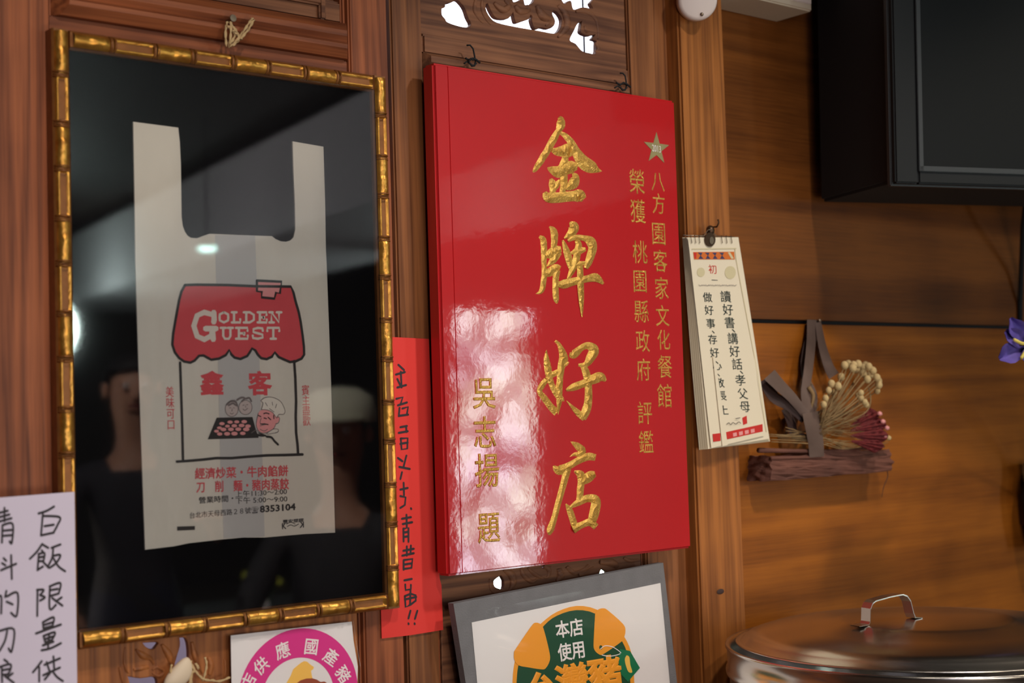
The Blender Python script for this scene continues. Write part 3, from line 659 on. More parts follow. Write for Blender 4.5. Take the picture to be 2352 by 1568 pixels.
# ================================================================== RED SIGNBOARD
yR = -.050
tl = P(995, 143, yR); b2 = P(1589, 1258, yR)
sb = thing('red_signboard', 'glossy red lacquered signboard with four large gold carved characters', 'sign', ((tl.x+b2.x)/2, -.03, b2.z))
bx0, bx1, bz0, bz1 = tl.x, b2.x, b2.z, tl.z
V, F = boxvf(bx0, bx1, yR, -.020, bz0, bz1, .004, 3); board = obj('board', V, F, 'red', sb)
V, F = prism_z([(bx0+.026, yR+.001), (bx0+.0275, yR-.0012), (bx0+.029, yR+.001)], bz0+.003, bz1-.003)
obj('edge_bead', V, F, 'red', sb)
BIG = [
 (1180, 250, 3.2, [[(332, 60, 26), (345, 80, 50), (345, 120, 62), (325, 165, 36)], [(325, 165, 40), (292, 222, 50), (250, 300, 48), (200, 380, 46), (158, 445, 32), (140, 465, 10)],
   [(325, 165, 14), (375, 195, 34), (420, 245, 46), (460, 320, 60), (515, 395, 84), (575, 430, 76), (615, 450, 34), (648, 457, 5)],
   [(282, 300, 24), (310, 312, 46), (350, 312, 64), (395, 308, 86), (425, 312, 62), (440, 312, 20)], [(378, 345, 34), (374, 385, 46), (358, 420, 42), (366, 470, 46), (370, 540, 46), (362, 580, 36), (360, 625, 42)],
   [(247, 432, 5), (275, 445, 40), (330, 462, 74), (380, 440, 74), (430, 426, 72), (470, 430, 30)], [(272, 512, 16), (285, 548, 48), (288, 590, 42), (278, 640, 24)], [(340, 520, 12), (315, 560, 36), (290, 600, 20)],
   [(432, 472, 10), (452, 500, 48), (440, 545, 66), (410, 575, 42), (384, 592, 10)], [(226, 612, 24), (250, 645, 62), (310, 652, 62), (380, 646, 60), (440, 640, 62), (485, 640, 76), (516, 664, 40)]]),
 (1180, 250, 3.2, [[(188, 936, 22), (215, 960, 44), (222, 1010, 46), (222, 1100, 40), (224, 1200, 38), (218, 1280, 42), (200, 1340, 34), (160, 1360, 6)], [(262, 864, 14), (292, 895, 46), (300, 950, 48), (292, 1030, 36)],
   [(236, 1080, 30), (270, 1066, 60), (310, 1040, 62), (350, 1030, 34)], [(335, 1050, 40), (290, 1110, 44), (246, 1156, 8)], [(216, 1215, 30), (262, 1202, 50), (310, 1172, 52), (338, 1180, 40)],
   [(318, 1185, 42), (308, 1260, 38), (308, 1350, 38), (312, 1400, 34), (318, 1430, 8)], [(412, 832, 12), (440, 862, 62), (428, 905, 54), (372, 952, 10)], [(360, 964, 10), (380, 1020, 34), (400, 1085, 44), (412, 1150, 30), (420, 1185, 10)],
   [(398, 970, 16), (450, 945, 30), (520, 950, 34), (565, 975, 60), (580, 1020, 54), (565, 1080, 50), (548, 1130, 44), (530, 1170, 26)], [(462, 962, 26), (478, 1000, 40), (468, 1050, 44), (458, 1110, 44), (432, 1180, 40), (400, 1248, 16)],
   [(420, 1060, 12), (470, 1045, 46), (530, 1030, 20)], [(420, 1150, 20), (480, 1140, 34), (540, 1126, 10)], [(322, 1280, 20), (362, 1288, 52), (440, 1268, 46), (540, 1248, 40), (605, 1240, 50), (660, 1285, 12)],
   [(488, 1155, 36), (490, 1250, 40), (494, 1340, 38), (498, 1430, 28), (502, 1530, 4)]]),
 (1180, 760, 3.2, [[(241, 138, 8), (240, 200, 38), (252, 280, 52), (262, 340, 46), (286, 410, 42), (322, 470, 46), (350, 498, 40), (374, 516, 6)], [(303, 72, 20), (330, 95, 26), (355, 150, 46), (366, 205, 62), (348, 270, 50), (340, 350, 44), (334, 430, 46), (334, 520, 38), (326, 614, 6)],
   [(240, 355, 34), (205, 405, 40), (190, 445, 34), (230, 500, 42), (275, 560, 44), (318, 600, 50)], [(238, 350, 20), (290, 318, 34), (330, 296, 28)], [(350, 265, 14), (385, 245, 18), (405, 228, 6)],
   [(410, 168, 20), (440, 172, 50), (500, 122, 36), (548, 108, 44), (590, 140, 62), (565, 195, 56), (530, 245, 34), (475, 250, 16)], [(505, 250, 30), (530, 300, 46), (545, 370, 44), (550, 450, 46), (546, 530, 50), (530, 590, 54), (510, 648, 34)],
   [(522, 640, 40), (478, 605, 38), (432, 560, 20), (388, 512, 3)], [(386, 434, 14), (440, 412, 44), (520, 382, 44), (590, 352, 58), (640, 338, 56), (678, 366, 12)]]),
 (1180, 760, 3.2, [[(416, 812, 6), (455, 835, 40), (500, 875, 56), (490, 905, 44), (450, 905, 28), (408, 925, 5)], [(290, 990, 14), (330, 1022, 62), (395, 995, 48), (480, 950, 46), (550, 922, 50), (602, 930, 44)],
   [(392, 1010, 54), (380, 1070, 46), (350, 1180, 42), (322, 1280, 40), (296, 1380, 40), (268, 1460, 46), (262, 1498, 16)], [(445, 1030, 10), (490, 1055, 52), (496, 1100, 44), (490, 1160, 44), (486, 1210, 40), (468, 1262, 22)],
   [(486, 1120, 30), (535, 1085, 58), (570, 1060, 56), (600, 1050, 30)], [(382, 1270, 6), (408, 1310, 36), (432, 1380, 40), (450, 1440, 40), (458, 1470, 24)], [(415, 1295, 14), (470, 1262, 38), (540, 1230, 44), (600, 1240, 56), (600, 1300, 62), (580, 1380, 56), (575, 1410, 30)],
   [(435, 1455, 56), (500, 1424, 38), (560, 1405, 44), (606, 1440, 40)]])]
for (ox, oy, s, lst), lb in zip(BIG, ('roof-topped', 'tablet', 'good', 'shop')):
    vf = [ridgevf([(a, b, c*1.22+2) for a, b, c in l], yR+.0004-.00012*i, .23, ox, oy, s) for i, l in enumerate(lst)]
    V, F = join(*vf); obj('gold_character', V, F, 'leaf', sb)
small = [('榮', 1463, 418, 56), ('獲', 1465, 486, 54), ('桃', 1470, 580, 52), ('園', 1470, 646, 52), ('縣', 1473, 716, 52), ('政', 1476, 784, 50), ('府', 1478, 850, 50), ('評', 1481, 949, 52), ('鑑', 1484, 1016, 52),
         ('八', 1511, 417, 46), ('方', 1513, 469, 46), ('園', 1513, 537, 52), ('客', 1516.5, 600, 50), ('家', 1519.5, 663, 50), ('文', 1521.6, 726, 48), ('化', 1524.5, 781, 46), ('餐', 1527, 843, 52), ('館', 1527, 910, 54)]
for c, x, y, hh in small:
    V, F = char_at(c, x, y, hh*.68, hh, yR, bev=.014, off=-.008); obj('gold_character', V, F, 'leaf', sb)
for c, x, y, hh in [('吳', 1112, 903, 72), ('志', 1114, 994, 72), ('揚', 1119, 1081, 76), ('題', 1123, 1212, 70)]:
    V, F = char_at(c, x, y, hh*.76, hh, yR, bev=.018, off=-.006); obj('gold_character', V, F, 'leaf', sb)
st = []
for i in range(10):
    r = 38 if i % 2 == 0 else 15; t = math.pi*i/5
    st.append((1508+r*.80*math.sin(t), 341-r*math.cos(t)+r*.80*math.sin(t)*.13))
star = slab('star', st, yR-.0008, .001, 'star', sb, label='small silver gold star numbered 2013')
T('2013', (1498, 339), (1518, 343), 16, 'white_p', yR-.0011, star)
for i, pl in enumerate(([(1072, 104), (1084, 106), (1090, 128), (1092, 148), (1084, 152), (1076, 140), (1082, 134), (1090, 142)], [(1424, 168), (1434, 170), (1438, 186), (1438, 204), (1430, 208), (1424, 198)])):
    o = thing('wire_hook', ('blackened wire hook at the top left of the red signboard', 'blackened wire hook at the top right of the red signboard')[i], 'hook', P(*pl[0], -.02), 'hooks holding the red signboard')
    pts = [P(x, y, -.016-.002*k) for k, (x, y) in enumerate(catmull(pl, 3)[::2])]
    V, F = tube(pts, .0014, 6); obj('wire', V, F, 'tv_body', o, smooth=True)
    vf = [tube([P(pl[3][0]-22+q*8, pl[3][1]-14+4*math.sin(q*2)+q*1.5, -.024-.003*math.cos(q*2)) for q in range(5)], .0018, 6), tube([P(pl[3][0]-26+q*7, pl[3][1]-2-5*math.sin(q*1.6), -.028) for q in range(5)], .0015, 6)]
    V, F = join(*vf); obj('twisted_end', V, F, 'tv_body', o, smooth=True)
# ================================================================== RED PAPER STRIP
rp_pts = [(868, 772), (985, 778), (990, 900), (998, 1150), (1010, 1328), (1014, 1344), (1018, 1446), (945, 1458), (877, 1466), (872, 1300), (868, 1000)]
rp = tag(slab('red_paper_strip', rp_pts, -.0035, .0008, 'red_paper'), 'narrow red paper strip with handwriting tucked behind the gilt bamboo picture', 'notice')
RS = [[(140, 188), (168, 214)], [(128, 236), (172, 224)], [(152, 222), (156, 300)], [(135, 300), (178, 288)], [(135, 258), (150, 290)], [(130, 356), (162, 348), (150, 384)], [(138, 388), (182, 374)], [(146, 400), (142, 442)], [(160, 404), (188, 396), (182, 432)], [(142, 440), (188, 434)],
      [(150, 496), (182, 490)], [(178, 490), (180, 520)], [(142, 524), (186, 516)], [(152, 552), (156, 606), (184, 602), (186, 550), (152, 552)], [(150, 578), (186, 572)], [(138, 648), (160, 664)], [(145, 692), (196, 702)], [(180, 636), (166, 690)], [(158, 718), (150, 752)],
      [(150, 804), (186, 796)], [(166, 770), (168, 832)], [(150, 836), (176, 842), (172, 880), (150, 894)], [(202, 896), (204, 900)], [(158, 948), (202, 940)], [(162, 974), (208, 965)], [(180, 928), (182, 988)], [(165, 996), (166, 1060)], [(165, 998), (190, 992), (190, 1062)], [(166, 1016), (190, 1012)], [(166, 1038), (190, 1034)],
      [(165, 1106), (216, 1096)], [(182, 1084), (182, 1130)], [(202, 1080), (200, 1120)], [(160, 1130), (216, 1118)], [(166, 1152), (166, 1200)], [(168, 1152), (210, 1146), (205, 1190), (166, 1196)], [(168, 1174), (206, 1168)], [(170, 1252), (206, 1245)], [(174, 1272), (176, 1300), (202, 1296), (202, 1274)],
      [(172, 1330), (200, 1318), (226, 1326), (226, 1352), (200, 1372), (176, 1384), (172, 1330)], [(200, 1304), (198, 1372)], [(172, 1346), (228, 1334)], [(200, 1402), (190, 1440)], [(190, 1464), (191, 1468)], [(234, 1402), (222, 1442)], [(220, 1464), (221, 1468)]]
strokes('handwriting', RS, 5.2, -.0039, 'ink', rp, 850, 750, 2.15, smooth=False, xk=.8)
# ================================================================== WHITE HANDWRITTEN NOTICE
yn = -.045
rows = []
pts = []
for j in range(13):
    for i in range(9):
        u, v = i/8, j/12
        xa = -330+(0)*v; a_ = (-330+v*12, 1168+v*500); b_ = (171+v*8, 1129+v*560)
        px = a_[0]+(b_[0]-a_[0])*u; py = a_[1]+(b_[1]-a_[1])*u
        pts.append(P(px, py, yn-.002*math.sin(u*3.1)*0-.0))
V, F = grid(pts, 8, 12)
n = len(V); V = V+[v+Vector((0, .0006, 0)) for v in V]; F = F+[[i+n for i in f[::-1]] for f in F]
nt_ = tag(obj('paper_notice', V, F, 'paper_l'), 'white paper notice with black handwriting overlapping the lower left of the gilt frame', 'notice')
HW = [[(435, 150), (375, 185), (310, 206)], [(345, 205), (338, 290), (330, 382)], [(350, 226), (480, 236), (462, 300), (430, 360)], [(358, 308), (432, 296)], [(330, 382), (432, 360)],
      [(340, 450), (295, 515), (240, 570)], [(342, 455), (388, 482)], [(335, 502), (350, 520)], [(310, 532), (358, 524), (350, 588)], [(310, 560), (355, 552)], [(312, 590), (350, 588)], [(312, 530), (302, 662)], [(302, 660), (345, 632)], [(345, 592), (392, 642)],
      [(486, 455), (415, 482)], [(428, 480), (420, 560), (385, 632)], [(430, 546), (486, 540), (455, 600), (400, 642)], [(430, 565), (470, 630), (524, 670)],
      [(298, 820), (352, 820), (322, 862)], [(322, 862), (362, 880), (322, 906)], [(302, 830), (300, 1030)], [(400, 792), (486, 765), (472, 850)], [(405, 822), (465, 812)], [(408, 868), (470, 850)], [(402, 790), (400, 972), (450, 940)], [(496, 880), (450, 912)], [(420, 885), (502, 946)],
      [(345, 1080), (432, 1040), (422, 1110)], [(345, 1080), (350, 1132)], [(352, 1102), (425, 1080)], [(350, 1130), (422, 1110)], [(290, 1170), (490, 1098)], [(350, 1190), (442, 1160), (420, 1220)], [(350, 1190), (364, 1242)], [(360, 1216), (425, 1194)], [(364, 1242), (420, 1222)], [(396, 1170), (386, 1292)], [(345, 1266), (430, 1236)], [(335, 1305), (410, 1288), (490, 1248)],
      [(336, 1392), (300, 1440), (265, 1482)], [(316, 1440), (316, 1556)], [(375, 1400), (402, 1482)], [(430, 1354), (436, 1450)], [(358, 1422), (482, 1370)], [(348, 1506), (482, 1444)], [(402, 1490), (360, 1540)], [(430, 1482), (460, 1520), (506, 1552)],
      [(-10, 202), (62, 184)], [(36, 160), (36, 270)], [(-5, 236), (76, 214)], [(-10, 272), (92, 244)], [(20, 300), (16, 440)], [(20, 300), (102, 290), (96, 440), (78, 430)], [(20, 345), (92, 338)], [(20, 386), (92, 380)],
      [(30, 565), (50, 586)], [(18, 605), (44, 622)], [(8, 662), (130, 610)], [(90, 540), (96, 732)], [(52, 828), (42, 878)], [(56, 872), (142, 845), (135, 1026), (90, 1004)], [(54, 914), (102, 936)], [(-6, 868), (12, 880), (10, 1010)],
      [(-5, 1150), (112, 1136), (95, 1312), (70, 1290)], [(58, 1150), (40, 1230), (-4, 1312)], [(35, 1380), (62, 1400)], [(-5, 1440), (86, 1418), (70, 1490), (20, 1502)], [(14, 1440), (18, 1562)], [(15, 1466), (76, 1455)], [(102, 1490), (60, 1522)], [(40, 1512), (112, 1566)]]
strokes('handwriting', HW, 5.8, yn-.0004, 'ink', nt_, 0, 1120, 3.5, label='black brush pen handwriting', xk=.8)
# ================================================================== MAGENTA NOTICE IN PLASTIC SLEEVE
ym = -.008
mg = tag(slab('pork_notice', [(530, 1459), (808, 1427), (812, 1470), (822, 1530), (819, 1620), (826, 1700), (535, 1735)], ym, .001, 'paper'), 'white notice with a magenta ring emblem in a clear sleeve under the gilt picture', 'notice')
def ring_pts(cx, cy, rx, ry, n=48, a0=0, a1=6.2832): return [(cx+rx*math.cos(a0+(a1-a0)*i/(n-1)), cy+ry*math.sin(a0+(a1-a0)*i/(n-1))) for i in range(n)]
def annulus(cx, cy, r0, r1, y, n=64):
    V, F = [], []
    for i in range(n):
        a = 6.28319*i/n
        for rx, ry in (r0, r1): V.append(P(cx+rx*math.cos(a), cy+ry*math.sin(a)-.11*rx*math.cos(a), y))
    for i in range(n): F.append([2*i, 2*i+1, (2*i+3) % (2*n), (2*i+2) % (2*n)])
    return V, F
MC = (684, 1600)
V, F = annulus(*MC, (83, 90), (138, 157), ym-.0003); ring = obj('emblem_ring', V, F, 'mag', mg, label='magenta ring')
vf = []
for c, x, y, ang, hh in [('店', 571, 1566, -62, 37), ('供', 600, 1529, -38, 37), ('應', 649.6, 1494, -14, 38), ('國', 715, 1485, 9, 38), ('產', 760, 1509, 36, 37), ('豬', 788, 1549, 58, 37)]:
    V0, F0 = glyph(c, 0, .014); a = math.radians(ang); o = []
    for v in V0:
        lx = (v.x-.5)*hh*1.05; ly = -(v.y-.36)*hh*1.05
        rx = (lx*math.cos(a)-ly*math.sin(a))*.86; ry = lx*math.sin(a)+ly*math.cos(a)
        o.append(P(x+rx, y+ry-.1*rx, ym-.0006-v.z*.008))
    vf.append((o, F0))
V, F = join(*vf); obj('printed_lettering', V, F, 'white_p', ring)
def c8(a): return [(500+x/5.88, 1380+y/5.88) for x, y in a]
slab('emblem_map', c8([(1170, 810), (1210, 818), (1245, 850), (1300, 890), (1290, 920), (1262, 940), (1270, 1000), (1280, 1040), (1250, 1150), (1180, 1300), (1000, 1250), (930, 1105), (985, 1010), (1020, 920), (1090, 860), (1130, 830)]), ym-.0003, .0002, 'yellow_p', mg, label='yellow island shape')
slab('emblem_pig', c8([(1060, 1115), (1120, 1070), (1200, 1045), (1280, 1042), (1340, 1060), (1390, 1092), (1440, 1085), (1470, 1100), (1450, 1300), (1050, 1300)]), ym-.0006, .0002, 'brown_p', mg, label='brown pig back')
slab('plastic_sleeve', [(527, 1452), (811, 1420), (818, 1470), (828, 1530), (824, 1620), (830, 1706), (532, 1742)], ym-.004, .0006, 'sleeve', mg)
# ================================================================== GREY BOARD POSTER
yg = -.040
gp = thing('poster_board', 'white poster with orange and green pig emblem in grey board below the red sign', 'poster', P(1290, 1568, yg))
def c9(a): return [(1000+x/3.618, 1250+y/3.618) for x, y in a]
gtl = (150, 492); gtr = (1893, 152); k = 900
dl = (.10, 1.0); dr_ = (.115, 1.0)
slab('board', c9([gtl, gtr, (1893+100, 1010), (1893+200, 1900), (150+220, 2160), (150+110, 1200)]), yg, .014, 'grey_f', gp, label='grey board')
slab('clear_pocket', c9([(290, 560), (1862, 262), (1885, 300), (2000, 1400), (2040, 1840), (440, 2130), (310, 690)]), yg-.0040, .0004, 'sleeve', gp)
pp = slab('poster_paper', c9([(302, 648), (1870, 320), (1912, 760), (1980, 1500), (2000, 1780), (420, 2080), (348, 1151)]), yg-.0006, .0004, 'paper', gp, label='white poster sheet')
def pslab(name, pts, dy, m, **k): return slab(name, c9(pts), yg-.0010-dy, .0002, m, pp, **k)
pslab('emblem_rim', catmull([(640, 1240), (645, 1080), (670, 940), (740, 800), (880, 655), (1010, 560), (1175, 510), (1340, 540), (1480, 650), (1590, 800), (1640, 960), (1655, 1240), (1640, 1400), (1150, 1700), (700, 1500)], 3), 0, 'or_p', label='orange rim')
pslab('emblem_field', catmull([(672, 1240), (680, 1080), (700, 980), (780, 830), (905, 672), (1010, 592), (1170, 545), (1330, 575), (1450, 690), (1555, 810), (1605, 960), (1622, 1240), (1600, 1380), (1150, 1660), (730, 1480)], 3), .0003, 'green_p', label='dark green field')
pslab('emblem_ear', catmull([(655, 890), (680, 850), (790, 690), (830, 650), (880, 665), (905, 720), (945, 880), (952, 960), (915, 1030), (870, 1036), (780, 1022), (690, 1003), (655, 950), (655, 890)], 3), .0006, 'or_p')
pslab('emblem_ear', catmull([(1328, 575), (1355, 540), (1400, 530), (1440, 552), (1560, 660), (1580, 720), (1565, 780), (1540, 812), (1400, 908), (1360, 912), (1320, 870), (1316, 800), (1328, 575)], 3), .0006, 'or_p')
def pchar(c, x, y, wd, hh, m, dy, off=.02, sl=-.16):
    x, y = 1000+x/3.618, 1250+y/3.618; wd /= 3.618; hh /= 3.618
    return textvf(c, (x-wd/2, y-sl*wd/2), (x+wd/2, y+sl*wd/2), hh, yg-.0010-dy, off=off, up=(-.12, -1), fit=False)
V, F = join(pchar('本', 1056, 706, 118, 138, 0, .0007), pchar('店', 1172, 690, 118, 140, 0, .0007), pchar('使', 1076, 896, 116, 142, 0, .0007), pchar('用', 1190, 876, 116, 142, 0, .0007))
obj('printed_lettering', V, F, 'white_p', pp, label='four white characters')
V, F = join(pchar('台', 880, 1205, 230, 255, 0, .0004, .06), pchar('灣', 1140, 1140, 275, 275, 0, .0004, .042), pchar('豬', 1415, 1085, 285, 285, 0, .0004, .045))
obj('printed_lettering', V, F, 'or_p', pp, label='large orange characters')
pslab('emblem_tag', [(1535, 868), (1618, 884), (1700, 1025), (1600, 1140), (1545, 1080), (1520, 960)], .0009, 'green2_p', label='green ear tag')
pslab('emblem_map', catmull([(1590, 920), (1612, 935), (1620, 1000), (1637, 1060), (1605, 1058), (1582, 1000), (1575, 950), (1590, 920)], 3), .0012, 'yellow_p')
strokes('tag_string', [[(1372, 868), (1410, 842), (1470, 850), (1520, 880), (1542, 900)], [(1385, 918), (1440, 928), (1500, 920), (1535, 908)]], 1.9, yg-.0023, 'white_p', pp, 1000, 1250, 3.618)
pslab('tag_hole', ell(1375, 855, 13, 18), .0008, 'green_p')
# ================================================================== CALENDAR
yc = -.030
cl = thing('calendar', 'narrow hanging calendar pad with green black writing on a bronze clip', 'calendar', P(1632, 545, yc))
def c4(a): return [(1540+x/2.8, 500+y/2.8) for x, y in a]
def page(i, tl_, tr_, br2, bl_, y, m, bow=0, name='page'):
    pts = []
    a, b, c, d = [Vector(q) for q in c4([tl_, tr_, br2, bl_])]
    for j in range(13):
        v = j/12
        for q in range(7):
            u = q/6
            p = (a*(1-u)+b*u)*(1-v)+(d*(1-u)+c*u)*v
            bx = math.sin(v*math.pi)*bow*(1)
            pts.append(P(p.x+bx, p.y, y-.006*v*v*(1-u)-.004*v**3))
    V, F = grid(pts, 6, 12); n = len(V); V = V+[w_+Vector((0, .0003, 0)) for w_ in V]; F = F+[[t+n for t in f[::-1]] for f in F]
    return obj(name, V, F, m, cl, smooth=True)
for i in range(9):
    t = i/9
    page(i, (78+30*t, 126), (436, 125), (640-6*t, 1438-20*t), (186+62*t, 1492-6*t), yc+.004-.0016*i-.0, 'paper_edge' if i % 2 else 'paper_w', bow=-2.0+.4*i)
fy = yc-.0122
front = page(9, (112, 126), (437, 125), (604, 1400), (262, 1480), fy, 'paper_w', 0, 'front_page'); front['label'] = 'printed front page'
def fz(v): return fy-.0007
vf = []
def cpt(x, y):      # same bend as the front page
    v = max(0, min(1, (y-126)/1330)); u = max(0, min(1, (x-(112+150*v))/(325+17*v))); return fy-.006*v*v*(1-u)-.004*v**3
def cmap(vfs, dy):
    return vfs
def ccol(chars, m, dy=.0006, name='printed_lettering', off=0, **k):
    vf = []
    for c, x, y, hh in chars:
        px, py = c4([(x, y)])[0]; hp = hh/2.8; wd = hp*.98
        sl = hs(px, py); V, F = textvf(c, (px-wd/2, py-sl*wd/2), (px+wd/2, py+sl*wd/2), hp, cpt(x, y)-dy, fit=False, off=off, up=(-.10, -1)); vf.append((V, F))
    V, F = join(*vf); return obj(name, V, F, m, front, **k)
ccol([(c, x, y, 72) for c, x, y in (('讀', 355, 508), ('好', 370, 592), ('書', 381, 675), ('講', 401, 777), ('好', 413, 860), ('話', 429, 942), ('孝', 450, 1045), ('父', 464, 1133), ('母', 478, 1215))]+[('、', 425, 705, 72), ('、', 476, 972, 72)], 'ink_g', off=.005, label='right column of writing')
ccol([(c, x, y, 62) for c, x, y in (('做', 239, 512), ('好', 249, 595), ('事', 259, 680), ('存', 272, 783), ('好', 284, 868), ('心', 300, 950), ('敬', 318, 1062), ('長', 332, 1145), ('上', 344, 1238))]+[('、', 292, 716, 62), ('、', 326, 992, 62)], 'ink_g', off=.005, label='left column of writing')
ccol([('初', 272, 332, 58)], 'cal_red'); ccol([('一', 284, 402, 44)], 'ink')
def cslab(name, pts, m, dy=.0006, **k):
    cy_ = sum(p[1] for p in pts)/len(pts); cx_ = sum(p[0] for p in pts)/len(pts)
    V, F = slabvf([P(*c4([p])[0], cpt(*p)-dy) for p in pts], .0002); return obj(name, V, F, m, front, **k)
cslab('printed_banner', [(146, 220), (410, 218), (414, 268), (152, 268)], 'cal_or', label='orange banner with dark blue pattern')
for i in range(4): cslab('printed_motif', [(176+i*46, 224), (206+i*46, 224), (192+i*46, 244), (212+i*46, 264), (180+i*46, 264), (196+i*46, 244)], 'cal_blue', .0009)
cslab('printed_motif', [(150, 224), (168, 224), (166, 262), (156, 262)], 'cal_red', .0009); cslab('printed_motif', [(368, 222), (384, 222), (408, 262), (392, 264)], 'cal_beige', .0009)
for ex, ey, er in ((196, 350, 30), (385, 352, 42)): cslab('printed_rosette', ell(ex, ey, er*.85, er, 20), 'cal_beige')
strokes('printed_scroll', [[(182+i*22, 430+(i % 2)*6), (192+i*22, 438-(i % 2)*6), (204+i*22, 430+(i % 2)*6)] for i in range(11)], 1.0, fy-.0016, 'p_grey', front, 1540, 500, 2.8)
cslab('printed_bar', [(272, 1390), (322, 1384), (322, 1434), (276, 1440)], 'cal_red', .0008); cslab('printed_bar', [(356, 1378), (592, 1326), (594, 1374), (364, 1424)], 'cal_red', .0008, label='red calendar bar')
cslab('printed_seal', [(462, 1286), (490, 1272), (494, 1322), (468, 1332)], 'cal_red', .0008)
for i in range(4): cslab('printed_digits', [(402+i*38, 1384-i*8), (426+i*38, 1379-i*8), (428+i*38, 1402-i*8), (404+i*38, 1408-i*8)], 'p_pink', .0011)
strokes('printed_signature', [[(362, 1328), (376, 1318), (388, 1330), (402, 1316), (420, 1326), (440, 1312), (452, 1322)], [(420, 1292), (448, 1286)]], 1.4, fy-.008, 'ink', front, 1540, 500, 2.8)
strokes('printed_border', [[(415, 196), (422, 260), (560, 1000), (618, 1376)], [(140, 200), (424, 196)]], 1.6, fy-.0016, 'cal_beige', front, 1540, 500, 2.8, smooth=False)
V, F = slabvf([P(*c4([p])[0], cpt(*p)-.002) for p in [(272, 890), (288, 905), (330, 1180), (368, 1462), (334, 1468), (305, 1200)]], .0003)
obj('curled_strip', V, F, 'paper_w', cl, label='curled torn page strip')
# binding loops, hanger wire and clip
for i, bx in enumerate((132, 158, 184, 328, 358, 390)):
    px, py = c4([(bx, 148)])[0]
    V, F = tube([P(px-1, py-9, fy+.004), P(px, py-12, fy-.002), P(px+1, py-4, fy-.004), P(px+2, py+4, fy-.003), P(px+2, py+5, fy+.0)], .0007, 6); obj('binding_loop', V, F, 'metal', cl, smooth=True)
V, F = tube([P(*c4([(82, 112)])[0], yc-.008), P(*c4([(215, 117)])[0], yc-.014), P(*c4([(240, 78)])[0], yc-.014), P(*c4([(262, 74)])[0], yc-.014), P(*c4([(292, 117)])[0], yc-.014), P(*c4([(410, 124)])[0], yc-.01)], .0010, 6); obj('hanger_wire', V, F, 'metal', cl, smooth=True)
V, F = slabvf([P(a, b, fy-.003) for a, b in c4(ell(256, 140, 34, 46, 18))], .0015); obj('clip_tab', V, F, 'bronze', cl)
V, F = slabvf([P(a, b, fy-.0045) for a, b in c4(ell(266, 146, 14, 24, 14))], .001); obj('clip_hole', V, F, 'metal', cl)
V, F = blob(P(*c4([(256, 82)])[0], fy+.004), .008, 1, 1, 1.2); obj('clip_jaw', V, F, 'bronze', cl, smooth=True)
a = P(*c4([(262, 60)])[0], yp)
V, F = join(tube([a+Vector((0, .004, 0)), a+Vector((0, -.014, -.001)), a+Vector((.001, -.018, .006)), a+Vector((.0, -.017, .012))], .0016, 6))
o = tag(obj('wall_hook', V, F, 'bronze', smooth=True), 'small dark hook in the pine post holding the calendar', 'hook')
# ================================================================== EMERGENCY LIGHT TOP RIGHT
A = P(1652, 22, .029); B = P(1783, 51, .029)
dep = .0
zb_ = B.z
for i in range(200):
    dep = -.001*i; q = Vector((B.x, dep, zb_)) - CAM
    if 1176+FPX*(q.dot(RT)/q.dot(FW)) > 1865: break
em = thing('emergency_light', 'white plastic wall light box with a round end, left of the television', 'light', (B.x-.08, 0, zb_))
V, F = boxvf(P(1640, 20, .0).x, B.x, dep, .029, zb_, zb_+.11, .003); obj('housing', V, F, 'plastic_c', em)
V, F = boxvf(P(1640, 20, .0).x+.004, B.x-.004, dep-.003, dep+.0005, zb_+.012, zb_+.10, .002); obj('front_cover', V, F, 'plastic_w', em)
dc = P(1602, 1, -.055); dn = (CAM-dc).normalized()*.75+Vector((0, -1, 0))*.25; dn.normalize()
V, F = lathe(dc, [(.0001, .006), (.029, .006), (.0335, .0045), (.0355, .001), (.0365, -.012), (.032, -.020), (.0001, -.022)], 40, dn); obj('lamp_head', V, F, 'plastic_w', em, smooth=True)
sc_ = dc+dn*.006+(P(1611, 35, -.055)-dc)*.95; V, F = lathe(sc_+dn*.001, [(.0001, .0008), (.0030, .0006), (.0036, -.002)], 14, dn); obj('screw', V, F, 'metal', em, smooth=True)
V, F = tube([dc-dn*.015, Vector((dc.x+.02, -.02, dc.z+.01)), Vector((P(1640, 20, 0).x+.01, -.01, zb_+.05))], .012, 10); obj('neck', V, F, 'plastic_w', em, smooth=True)
# ================================================================== TELEVISION
tvc = P(2058, 420, -.25)
tr = Vector((.943, -.332, 0)); tbk = Vector((.332, .943, 0)); tz = Vector((-.012, -.036, .9993))
tvt = thing('television', 'switched off black television on the wall at the top right', 'television', tvc)
def TB(name, x0, x1, d0, d1, z0, z1, m, bev=.003, taper=0):
    V, F = boxvf(x0, x1, d0, d1, z0, z1, bev)
    o = []
    for v in V:
        o.append(tvc+tr*v.x+tbk*v.y+tz*(v.z+taper*0))
    return obj(name, o, F, m, tvt)
TW, TH = 1.02, .60
bz = .049
TB('bezel', 0, bz, 0, .03, 0, TH, 'tv'); TB('bezel', TW-bz, TW, 0, .03, 0, TH, 'tv'); TB('bezel', bz, TW-bz, 0, .03, 0, .026, 'tv'); TB('bezel', bz, TW-bz, 0, .03, TH-.04, TH, 'tv')
for a in ((bz-.001, bz+.009, .022, TH-.04), (TW-bz-.009, TW-bz, .022, TH-.04)): TB('bezel_lip', a[0], a[1], -.004, .012, a[2], a[3], 'tv_lip', .001)
TB('bezel_lip', bz, TW-bz, -.004, .012, .022, .032, 'tv_lip', .001)
TB('screen', bz, TW-bz, .006, .02, .028, TH-.04, 'tv_screen', 0)
TB('rim', -.003, TW+.003, .012, .024, -.003, TH+.003, 'tv_lip', .002)
TB('rear_housing', .004, TW-.004, .02, .262, .004, TH-.004, 'tv_body', .006)
